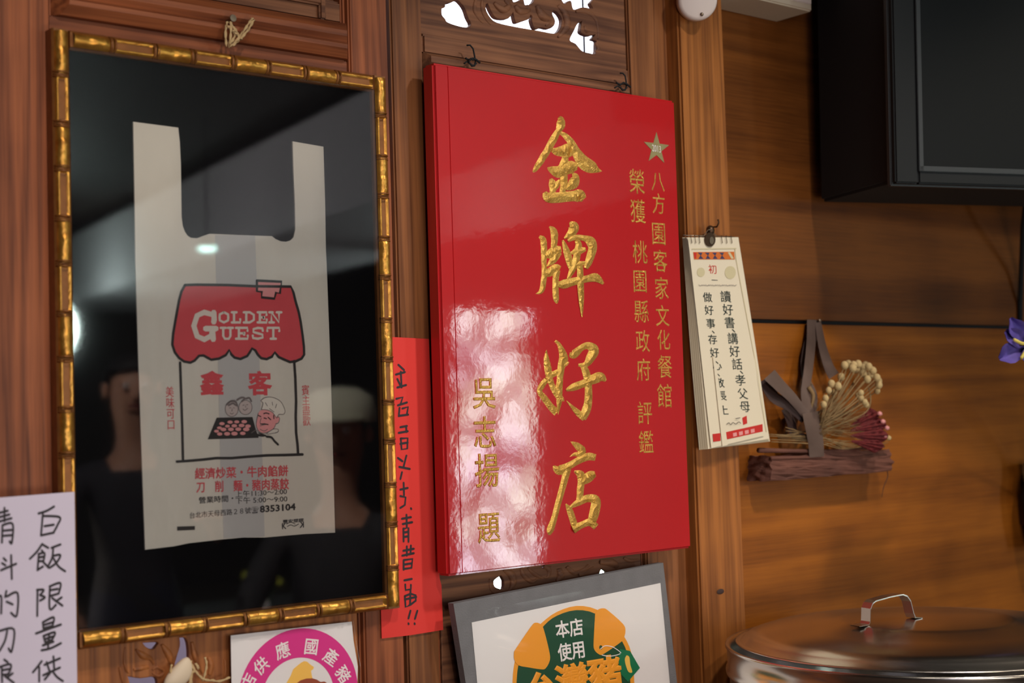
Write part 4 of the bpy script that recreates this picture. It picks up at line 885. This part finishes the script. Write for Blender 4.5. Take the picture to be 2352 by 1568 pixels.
TB('mount', .45, .6, .26, .30, .2, .4, 'tv_body', .002)
# ================================================================== DRIED FLOWERS ON BARK SHELF
def c3(x, y, d=.0): return P(1700+x/3.336, 680+y/3.336, d)
wy = .030
df = thing('dried_flower_hanging', 'dried flower bundle tied with brown ribbon on a bark block hung on the plywood wall', 'dried flowers', c3(600, 1395, wy))
# bark block
bm = bmesh.new(); bmesh.ops.create_cube(bm, size=1); bmesh.ops.subdivide_edges(bm, edges=bm.edges[:], cuts=14, use_grid_fill=True)
A = c3(205, 1300, -.02); B = c3(1140, 1300, -.02); T_ = c3(600, 1200, -.02).z; Bt = c3(600, 1385, -.02).z
from mathutils import noise
for v in bm.verts:
    u, d, t = v.co.x+.5, v.co.y+.5, v.co.z+.5
    x = A.x+(B.x-A.x)*u; y = -.028+d*(wy+.028); z = Bt+(T_-Bt)*t
    nn = noise.fractal(Vector((x*30, y*60, z*90)), 1, 2, 4)
    z += nn*.0025; y += noise.noise(Vector((x*25, z*160, 3)))*.004*(1-d)
    x += (noise.noise(Vector((z*120, y*50, 9)))*.006)*(1 if u in (0, 1) or u < .05 or u > .95 else .2)
    if u < .08: x += .006*(t)*(1-u/.08)
    z -= .004*math.sin(u*9)*t
    y += .010*(t-.5)**2*4*(1-d)*.5
    v.co = Vector((x, min(y, wy), z))
V, F = bm_out(bm); obj('bark_block', V, F, 'bark', df, smooth=False)
V, F = join(tube([c3(x, y, -.026) for x, y in ((235, 1240), (500, 1235), (800, 1240), (1120, 1210))], .004, 6, .6), tube([c3(x, y, -.022) for x, y in ((140, 1180), (350, 1185), (700, 1190), (1100, 1150))], .005, 6, .6))
obj('bark_ridge', V, F, 'bark', df, smooth=True)
def rib(name, cl_, wpx, d, m='ribbon', twist=0):
    q = catmull(cl_, 5); n = len(q); V, F = [], []
    for i, p in enumerate(q):
        a = q[max(0, i-1)]; b = q[min(n-1, i+1)]; t = Vector((b[0]-a[0], b[1]-a[1])).normalized()
        w_ = wpx[0]+(wpx[1]-wpx[0])*i/(n-1); dd = p[2] if len(p) > 2 else d
        nx, ny = -t.y*w_/2, t.x*w_/2; sw = math.sin(i/n*math.pi*2)*.004
        V += [c3(p[0]+nx, p[1]+ny, dd-sw), c3(p[0], p[1], dd-.002), c3(p[0]-nx, p[1]-ny, dd+sw)]
    for i in range(n-1):
        for j in (0, 1): F.append([3*i+j, 3*i+j+1, 3*i+4+j, 3*i+3+j])
    k = len(V); V += [v+Vector((0, .0006, 0)) for v in V]; F += [[x+k for x in f[::-1]] for f in F[:]]
    return obj(name, V, F, m, df, smooth=True)
rib('ribbon', [(550, 180, .02), (545, 350, .01), (525, 550, .0), (500, 760, -.01), (530, 900, -.03)], (72, 66), .0)
rib('ribbon', [(598, 200, .02), (630, 380, .012), (680, 540, .004), (720, 610, 0)], (46, 90), .0)
rib('ribbon', [(560, 190, .022), (500, 420, .02), (495, 600, .02), (560, 760, .0), (545, 900, -.02)], (40, 70), .0)
rib('ribbon_loop', [(225, 600, -.005), (300, 680, -.012), (400, 780, -.02), (520, 930, -.035)], (110, 60), 0)
rib('ribbon_loop', [(185, 640, .01), (260, 770, -.0), (380, 840, -.01), (500, 940, -.03)], (90, 80), 0, 'ribbon_d')
rib('ribbon_loop', [(350, 860, .01), (390, 960, .0), (420, 1060, -.01), (520, 1090, -.03)], (70, 60), 0, 'ribbon_d')
rib('ribbon_band', [(540, 890, -.034), (560, 1000, -.040), (580, 1120, -.036), (588, 1232, -.031)], (128, 112), 0)
V, F = blob(c3(608, 188, .022), .004); obj('nail', V, F, 'metal', df)
# leaf pods
for pts_ in ([(525, 700, -.01), (560, 760, -.02), (545, 850, -.02), (530, 900, -.03)], [(500, 600, .01), (520, 610, .0), (545, 680, 0)]):
    q = catmull(pts_, 4); V, F = tube([c3(x, y, d) for x, y, d in q], .005, 8, .3); obj('seed_pod', V, F, 'twig', df, smooth=True)
base = c3(590, 1000, -.03)
buds = [(800, 530), (862, 552), (905, 520), (985, 540), (1018, 572), (1048, 625), (975, 637), (1062, 680), (1050, 725), (925, 742), (925, 778), (955, 812), (700, 672), (678, 722), (655, 782), (750, 690), (945, 592), (830, 520), (940, 548), (775, 620), (870, 528), (960, 530), (1000, 600), (1060, 650), (905, 760), (965, 830), (640, 830), (720, 740), (890, 560)]
for i, (x, y) in enumerate(buds):
    d = -.012-.05*random.random() if i > 16 else -.045-.02*random.random()
    e = c3(x, y, d); mid = base.lerp(e, .5)+Vector((0, -.004, -.008+.006*random.random()))
    V, F = tube([base+Vector((random.uniform(-.012, .012), random.uniform(-.006, .006), random.uniform(-.012, .012))), mid, e], .0011, 5); st_ = obj('stem', V, F, 'twig', df, smooth=True)
    V, F = blob(e, .0075 if y < 700 else .0062, 1, 1, 1.15); obj('bud', V, F, 'bud', st_, smooth=True)
vf = []
for i in range(60):
    a = random.uniform(-.3, 1.15); L = random.uniform(.06, .13)
    s0 = base+Vector((random.uniform(-.01, .01), random.uniform(-.01, .005), random.uniform(-.02, .02)))
    e = s0+Vector((math.cos(a)*L, random.uniform(-.03, .02), math.sin(a)*L*.9)); m_ = s0.lerp(e, .5)+Vector((random.uniform(-.01, .01), -.004, random.uniform(-.008, .008)))
    vf.append(tube([s0, s0.lerp(m_, .5)+Vector((0, 0, .002)), m_, e], .0007, 4, .6))
for i in range(9):
    y0_ = random.uniform(1060, 1130)
    q = catmull([(random.uniform(210, 330), y0_-10, -.01), (480, y0_, -.03), (640, y0_+10, -.035), (820, random.uniform(1110, 1180), -.04), (random.uniform(1000, 1180), random.uniform(1090, 1150), -.03)], 4)
    vf.append(tube([c3(*p) for p in q], .0011, 4, .6))
for i in range(8):
    q = catmull([(random.uniform(330, 460), random.uniform(1000, 1080), -.01), (480, 1040, -.025), (600, 1020, -.035)], 3); vf.append(tube([c3(*p) for p in q], .0012, 4, .8))
V, F = join(*vf); obj('grass_strands', V, F, 'twig', df, kind='stuff', smooth=True)
q = catmull([(985, 700, -.05), (1000, 800, -.05), (960, 890, -.05), (820, 960, -.045), (640, 1030, -.04)], 4); V, F = tube([c3(*p) for p in q], .0014, 5); obj('stem', V, F, 'twig', df, smooth=True)
q = catmull([(1090, 1180, -.02), (1105, 1280, -.02), (1132, 1370, -.015), (1100, 1460, -.01), (1085, 1540, -.005)], 4); V, F = tube([c3(*p) for p in q], .0012, 5, .5); obj('tendril', V, F, 'ribbon_d', df, smooth=True)
# dark red ruffled flower: four folded fans
for k, (ax, ay, bx, by, wd) in enumerate(((850, 1000, 1065, 900, 90), (850, 1030, 1120, 980, 110), (850, 1070, 1135, 1070, 110), (860, 1110, 1100, 1150, 90))):
    pts = []; nu, nv = 14, 16
    for j in range(nv+1):
        v = j/nv
        for i in range(nu+1):
            u = i/nu; w_ = (12+wd*u)*(v-.5); t = Vector((bx-ax, by-ay)).normalized()
            x = ax+(bx-ax)*u*(1-.25*(v-.5)**2*4)-t.y*w_; y = ay+(by-ay)*u+t.x*w_
            pts.append(c3(x, y, -.030-.008*k+.0-.013*u*math.cos((v-.5)*3)+.004*math.sin(v*22+k)*u+.003*math.sin(u*30+v*9)*u))
    V, F = grid(pts, nu, nv); n = len(V); V = V+[p+Vector((0, .002, 0)) for p in V]; F = F+[[x+n for x in f[::-1]] for f in F]
    obj('red_petal', V, F, 'cocks', df, smooth=True)
for x, y in ((1070, 900), (1095, 960), (1125, 1010), (1110, 1075), (1140, 1085)):
    V, F = blob(c3(x, y, -.052), .006, 1.2, .8, .9, 5); obj('petal_tip', V, F, 'p_pink' if x < 1130 else 'bud', df, smooth=True)
# ================================================================== PURPLE FLOWER (right edge) IN A WALL VASE
fc = P(2375, 790, -.30)
pf = thing('purple_flower', 'purple artificial flower with yellow centre at the right edge, below the television', 'flower', fc)
for i, (dx, dy, L, w_) in enumerate(((-52, -30, 1, 30), (-66, 34, 1, 34), (-40, -60, 1, 28), (40, -55, 1, 34), (60, 20, 1, 34), (20, 60, 1, 30))):
    pts = []
    t = Vector((dx, dy)); ln = t.length; t.normalize()
    for j in range(7):
        v = j/6-.5
        for q in range(9):
            u = q/8; ww = w_*math.sin(min(1, u*1.05)*math.pi*.92+.15)**.7*(1+.12*math.sin(u*9+i))
            x = 2362+dx*u-t.y*v*ww*1.5; y = 790+dy*u+t.x*v*ww*1.5
            pts.append(P(x, y, -.30-.02*math.sin(u*2.4)+.006*math.cos(v*6)+.003*math.sin(u*12+v*5)))
    V, F = grid(pts, 8, 6); n = len(V); V = V+[p+Vector((0, .001, 0)) for p in V]; F = F+[[a_+n for a_ in f[::-1]] for f in F]
    obj('petal', V, F, 'purple', pf, smooth=True)
for a_, b_ in (((2345, 788), (2330, 780)), ((2360, 800), (2346, 822))):
    V, F = tube([P(2372, 792, -.31), P(*a_, -.325), P(*b_, -.33)], .0035, 8, .9); obj('stamen', V, F, 'yel_pet', pf, smooth=True)
ps = [fc+Vector((0, .004, -.004)), fc+Vector((.06, .03, .02)), fc+Vector((.22, .12, -.02)), fc+Vector((.45, .27, -.26))]
V, F = tube(ps, .003, 8); obj('flower_stem', V, F, 'green', pf, smooth=True)
vb = Vector((fc.x+.46, -.03, fc.z-.44))
vs = thing('wall_vase', 'dark wall vase out of the picture holding the purple flower', 'vase', vb)
V, F = lathe(vb, [(.0001, 0), (.03, 0), (.045, .06), (.05, .12), (.035, .17), (.04, .19), (.036, .185), (.030, .16), (.0001, .02)], 32); obj('vase_body', V, F, 'tv_body', vs, smooth=True)
V, F = boxvf(vb.x-.01, vb.x+.01, vb.y+.02, .03, vb.z+.05, vb.z+.12, .002); obj('bracket', V, F, 'bronze', vs)
cb = [P(2362, 410, -.12), P(2350, 520, -.06), P(2346, 620, -.0), P(2343, 700, .024), P(2343, 745, .024)]
V, F = tube(cb, .006, 8); tag(obj('television_cable', V, F, 'tv_body', smooth=True), 'black cable hanging from the television at the right edge', 'cable')
# ================================================================== STEEL POT ON A TABLE
pc = Vector((2.075, -.37, 0)); zr = .905; R_ = .333
pot = thing('steel_pot', 'large stainless steel pot with lid in the lower right corner', 'pot', (pc.x, pc.y, .52))
V, F = lathe((pc.x, pc.y, 0), [(.0001, .52), (R_-.02, .52), (R_-.008, .53), (R_-.006, .70), (R_-.006, zr-.052), (R_-.002, zr-.050), (R_, zr-.046), (R_, zr-.040), (R_-.003, zr-.038), (R_-.003, zr-.006), (R_, zr-.003), (R_-.001, zr+.001), (R_-.006, zr), (R_-.010, zr-.004), (R_-.012, zr-.03), (R_-.014, .54), (.0001, .53)], 96)
obj('pot_body', V, F, 'steel', pot, smooth=True)
lc = Vector((pc.x, pc.y, zr)); ltz = Vector((.0, .0, 1)).normalized()
V, F = lathe(lc, [(.0001, .0395), (.135, .0388), (.143, .0370), (.150, .0350), (.21, .0290), (.268, .022), (.296, .013), (.304, .005), (.309, .0045), (.314, .0055), (.315, .0035), (.311, .0020), (.302, .002), (.27, .015), (.20, .024), (.0001, .033)], 96, ltz)
lid = obj('lid', V, F, 'steel', pot, smooth=True)
# strap handle
hp = []
ha = Vector((.97, -.16, 0)).normalized()
hprof = [(-.078, .0), (-.055, .0012), (-.052, .006), (-.050, .030), (-.044, .040), (-.036, .044), (.0, .0485), (.030, .050), (.040, .046), (.048, .036), (.054, .012), (.058, .003), (.075, .001)]
hcen = Vector((P(2062, 1430, pc.y).x-.0, pc.y+.02, zr+.040))
per = Vector((ha.y, -ha.x, 0)).normalized()
V, F = [], []
for i, (u, v) in enumerate(hprof):
    for s_ in (-1, 1): V.append(hcen+ha*u*.92+Vector((0, 0, v*.86))+per*.0105*s_)
for i in range(len(hprof)-1): F.append([2*i, 2*i+1, 2*i+3, 2*i+2])
n = len(V); V += [v+Vector((0, 0, -.0012))+(hcen-v)*.02 for v in V]; F += [[a_+n for a_ in f[::-1]] for f in F]
for i in range(len(hprof)-1): F += [[2*i, 2*i+2, 2*i+2+n, 2*i+n], [2*i+1, 2*i+1+n, 2*i+3+n, 2*i+3]]
obj('lid_handle', V, F, 'steel_b', lid, label='bent steel strap handle')
tb = thing('side_table', 'wooden table under the steel pot, below the picture', 'table', (pc.x+.1, -.42, 0))
box('tabletop', pc.x-.42, pc.x+.7, -.76, -.02, .48, .52, 'wood_h', tb, .004)
for a_ in (pc.x-.38, pc.x+.66):
    for b_ in (-.72, -.06): box('leg', a_-.025, a_+.025, b_-.025, b_+.025, 0, .48, 'wood_v', tb, .003)
# ================================================================== TWINE ORNAMENT
def c6(x, y, d): return P(180+x/b6, 1440+y/b6, d)
tw = thing('twine_ornament', 'cream shell tied with jute twine hanging on the carved panel under the gilt picture', 'ornament', c6(1600, 600, -.01))
bm = bmesh.new(); bmesh.ops.create_uvsphere(bm, u_segments=20, v_segments=12, radius=1)
ce = c6(1520, 690, -.014)
for v in bm.verts:
    x, y, z = v.co; sc2 = 1-.35*z
    v.co = ce+Vector((.018*x*sc2+.010*z, .008*y, .020*z))
V, F = bm_out(bm); obj('shell', V, F, 'cream', tw, smooth=True)
vf = []
for pl in ([(1640, 500), (1680, 600), (1700, 700), (1690, 860)], [(1690, 500), (1700, 620), (1680, 760), (1660, 900)], [(1720, 600), (1790, 700), (1880, 780), (2000, 800)], [(1760, 540), (1800, 620), (1780, 560)], [(1900, 450), (1925, 560), (1900, 700), (1870, 800)], [(1990, 790), (2120, 810), (2270, 750)], [(1640, 540), (1660, 520), (1700, 560), (1740, 640), (1700, 700)], [(1400, 560), (1385, 700), (1430, 800)]):
    pts = [c6(x, y, -.016) for x, y in catmull(pl, 3)]
    for sg in (0, 3.14): vf.append(tube([p+Vector((math.cos(i*1.5+sg)*.0009, 0, math.sin(i*1.5+sg)*.0009)) for i, p in enumerate(pts)], .0012, 5))
V, F = join(*vf); obj('twine', V, F, 'twine', tw, smooth=True)

# ================================================================== BEHIND THE CAMERA: what the glass mirrors
def person(name, label, base, joints, edges, mats, extra=None):
    """one continuous skinned figure; joints {key: (x, y, z, radius)}"""
    t = thing(name, label, 'person', base)
    keys = list(joints); idx = {k: i for i, k in enumerate(keys)}
    me = bpy.data.meshes.new('body'); me.from_pydata([joints[k][:3] for k in keys], [(idx[a], idx[b]) for a, b in edges], []); me.update()
    o = bpy.data.objects.new('body', me); COL.objects.link(o)
    sm = o.modifiers.new('s', 'SKIN')
    for i, k in enumerate(keys):
        sv = me.skin_vertices[0].data[i]; sv.radius = (joints[k][3], joints[k][3]*(joints[k][4] if len(joints[k]) > 4 else 1)); sv.use_root = (k == 'pelvis')
    sb_ = o.modifiers.new('b', 'SUBSURF'); sb_.levels = 1; sb_.render_levels = 1
    m2 = bpy.data.meshes.new_from_object(o.evaluated_get(bpy.context.evaluated_depsgraph_get()))
    bpy.data.objects.remove(o)
    for m in mats: m2.materials.append(M[m])
    K = [(Vector(joints[k][:3]), 2 if k[:2] in ('he', 'ne', 'fa') or k[:2] in ('ha', 'fi', 'wr') else (1 if k[:2] in ('hi', 'kn', 'an', 'to') else 0)) for k in keys]
    for p in m2.polygons:
        c = p.center; p.material_index = min(K, key=lambda q: (q[0]-c).length)[1]; p.use_smooth = True
    b = bpy.data.objects.new('body', m2); COL.objects.link(b); b.parent = t; OFF[b] = OFF[t]
    return t
def figure(name, label, base, face, seated, right_hand, left_hand, mats, hat=None, scale=1.0):
    """face = unit vector the figure looks along"""
    f = Vector(face).normalized(); r = Vector((f.y, -f.x, 0)); B = Vector(base)
    J = {}; E = []
    def J_(k, a, b, z, rad, fl=1.0): J[k] = tuple((r*a+f*b+Vector((0, 0, z)))*scale)+(rad*scale, fl)
    hz = .52 if seated else .88
    J_('pelvis', 0, 0, hz, .145, .8); J_('waist', 0, .0, hz+.16, .125, .8); J_('chest', 0, .01, hz+.36, .15, .75); J_('neckbase', 0, 0, hz+.52, .075)
    J_('neck', 0, .01, hz+.58, .052); J_('head_low', 0, .035, hz+.66, .070); J_('head', 0, .02, hz+.74, .088); J_('head_top', 0, .01, hz+.82, .066)
    E += [('pelvis', 'waist'), ('waist', 'chest'), ('chest', 'neckbase'), ('neckbase', 'neck'), ('neck', 'head_low'), ('head_low', 'head'), ('head', 'head_top')]
    for s_, sd, hand in (('R', 1, right_hand), ('L', -1, left_hand)):
        J_('shoulder'+s_, sd*.175, 0, hz+.46, .062); E.append(('chest', 'shoulder'+s_))
        (ex, ey, ez), (wx, wy, wz) = hand
        J_('elbow'+s_, sd*ex, ey, hz+ez, .042); J_('wrist'+s_, sd*wx, wy, hz+wz, .028); E += [('shoulder'+s_, 'elbow'+s_), ('elbow'+s_, 'wrist'+s_)]
        d = Vector((wx-ex, wy-ey, wz-ez)).normalized()
        J_('hand'+s_, sd*(wx+d.x*.07), wy+d.y*.07, hz+wz+d.z*.07, .036, .55); E.append(('wrist'+s_, 'hand'+s_))
        for q in range(5):
            o_ = (q-2)*.019; L = (.05, .07, .078, .072, .055)[q] if q else .045
            bx = wx+d.x*.07+o_*.8; bz = wz+d.z*.07
            J_('fingerA%s%d' % (s_, q), sd*bx+o_*.3, wy+d.y*.09+(.0 if q else -.03), hz+bz+.002, .0105); J_('fingerB%s%d' % (s_, q), sd*(bx+d.x*L), wy+d.y*(.09+L)+.01, hz+bz+d.z*L-.015, .0085)
            E += [('hand'+s_, 'fingerA%s%d' % (s_, q)), ('fingerA%s%d' % (s_, q), 'fingerB%s%d' % (s_, q))]
        J_('hip'+s_, sd*.09, .02, hz-.04, .098); E.append(('pelvis', 'hip'+s_))
        if seated:
            J_('knee'+s_, sd*.12, .44, .50, .066); J_('ankle'+s_, sd*.12, .42, .09, .042); J_('toe'+s_, sd*.13, .60, .045, .036)
        else:
            J_('knee'+s_, sd*.10, .02, .46, .066); J_('ankle'+s_, sd*.11, -.01, .09, .042); J_('toe'+s_, sd*.12, .17, .04, .034)
        E += [('hip'+s_, 'knee'+s_), ('knee'+s_, 'ankle'+s_), ('ankle'+s_, 'toe'+s_)]
    J = {k: (v[0]+B.x, v[1]+B.y, v[2]+B.z, v[3], v[4]) for k, v in J.items()}
    t0 = thing
    J = {k: (v[0]-B.x, v[1]-B.y, v[2]-B.z, v[3], v[4]) for k, v in J.items()}
    t = person(name, label, B, J, E, mats)
    hc_ = B+Vector((0, 0, (hz+.74)*scale))+f*.02*scale
    def fp(a, b, z): return hc_+(r*a+f*b+Vector((0, 0, z)))*scale
    V, F = blob(fp(0, .095, -.015), .016*scale, .9, 1.1, 1.3); obj('nose', V, F, 'skin', t, smooth=True)
    V, F = tube([fp(-.024, .083, -.055), fp(0, .092, -.057), fp(.024, .083, -.055)], .0055*scale, 6); obj('mouth', V, F, 'cocks', t, smooth=True)
    for sd in (-1, 1):
        V, F = blob(fp(sd*.031, .078, .012), .0105*scale); e = obj('eye', V, F, 'white_p', t, smooth=True)
        V, F = blob(fp(sd*.031, .087, .012), .0045*scale); obj('pupil', V, F, 'hair', e, smooth=True)
        V, F = blob(fp(sd*.088, -.005, .0), .022*scale, .4, .8, 1.2); obj('ear', V, F, 'skin', t, smooth=True)
    bm = bmesh.new(); bmesh.ops.create_icosphere(bm, subdivisions=3, radius=.098*scale)
    for v in bm.verts: v.co = Vector((v.co.x, v.co.y, v.co.z*1.12))
    bmesh.ops.delete(bm, geom=[v for v in bm.verts if (v.co.dot(f) > .02*scale and v.co.z < .045*scale) or v.co.z < -.045*scale], context='VERTS')
    for v in bm.verts: v.co += fp(0, -.012, .012)
    V, F = bm_out(bm); hr = obj('hair', V, F, 'hair', t, smooth=True)
    if hat:
        V, F = lathe(fp(0, -.008, .035), [(.110*scale, 0), (.112*scale, .03*scale), (.10*scale, .075*scale), (.06*scale, .10*scale), (.0001, .107*scale)], 28); cp = obj('cap', V, F, hat, t, smooth=True)
        o_ = [fp(.085*math.cos(a), .07+.11*math.sin(a), .040) for a in [math.pi*i/12 for i in range(13)]]
        V, F = slabvf(o_, .006, Vector((0, 0, 1))); obj('cap_peak', V, F, hat, cp, smooth=False)
    return t
figure('person', 'standing diner with short black hair and dark shirt, mirrored in the picture glass', (1.84, -2.2, 0), (-.3, 1, 0), False, ((.28, .10, .22), (.20, .32, .30)), ((.27, .05, .20), (.24, .22, .08)), ['shirt', 'trouser', 'skin'], scale=.87)
figure('person', 'seated person wearing a pale cap and charcoal jacket, mirrored in the picture glass', (2.33, -1.86, 0), (-.6, .8, 0), True, ((.27, .12, .24), (.18, .34, .22)), ((.27, .12, .24), (.20, .34, .20)), ['shirt2', 'trouser', 'skin'], hat='cap')
sl_ = thing('stool', 'round dark stool under the seated person in the cap', 'stool', (2.33, -1.86, 0))
V, F = lathe((2.33, -1.86, 0), [(.0001, .355), (.15, .355), (.16, .36), (.16, .375), (.15, .38), (.0001, .38)], 32); obj('seat', V, F, 'dark_wood', sl_, smooth=False)
for a_ in range(4):
    g = a_*math.pi/2+.4; V, F = tube([(2.33+.12*math.cos(g), -1.86+.12*math.sin(g), .36), (2.33+.15*math.cos(g), -1.86+.15*math.sin(g), 0)], .014, 8); obj('leg', V, F, 'dark_wood', sl_, smooth=True)
# pendant lamp, lit
pl_ = thing('pendant_lamp', 'small lit round lamp on a cord, mirrored as a pale oval in the picture glass', 'lamp', (3.30, -4.5, 2.05))
V, F = lathe((3.30, -4.5, 2.15), [(.0001, -.020), (.03, -.019), (.042, -.010), (.045, 0), (.0001, .002)], 32); obj('lamp_face', V, F, 'lampw', pl_, smooth=True)
V, F = lathe((3.30, -4.5, 2.15), [(.046, -.004), (.05, .0), (.045, .02), (.02, .05), (.0001, .052)], 32); obj('lamp_shade', V, F, 'plastic_w', pl_, smooth=True)
V, F = tube([(3.30, -4.5, 2.20), (3.30, -4.5, HC)], .004, 6); obj('cord', V, F, 'tv_body', pl_)
# flowers on a far table
ft = thing('dining_table', 'low dark dining table behind the diners, mirrored in the lower glass', 'table', (3.1, -3.3, 0))
box('tabletop', 2.5, 3.7, -3.8, -2.9, .52, .56, 'dark_wood', ft, .005)
for a_ in (2.56, 3.64):
    for b_ in (-3.74, -2.96): box('leg', a_-.03, a_+.03, b_-.03, b_+.03, 0, .52, 'dark_wood', ft, .003)
fl = thing('flower_bunch', 'yellow green flower bunch in a jar on the low dark dining table', 'flowers', (2.74, -3.1, .56))
V, F = lathe((2.74, -3.1, .56), [(.0001, 0), (.04, 0), (.045, .03), (.04, .09), (.036, .088), (.0001, .01)], 24); obj('jar', V, F, 'white_p', fl, smooth=True)
for i in range(18):
    a_ = random.uniform(0, 6.28); rr = random.uniform(.0, .09); e = Vector((2.74+rr*math.cos(a_), -3.1+rr*math.sin(a_), .56+.20-rr*.5+random.uniform(-.02, .02)))
    V, F = tube([(2.74, -3.1, .58), e], .002, 5); st_ = obj('flower_stem', V, F, 'green', fl)
    V, F = blob(e, .02, 1, 1, .7, 5); obj('blossom', V, F, 'yel_green', st_)
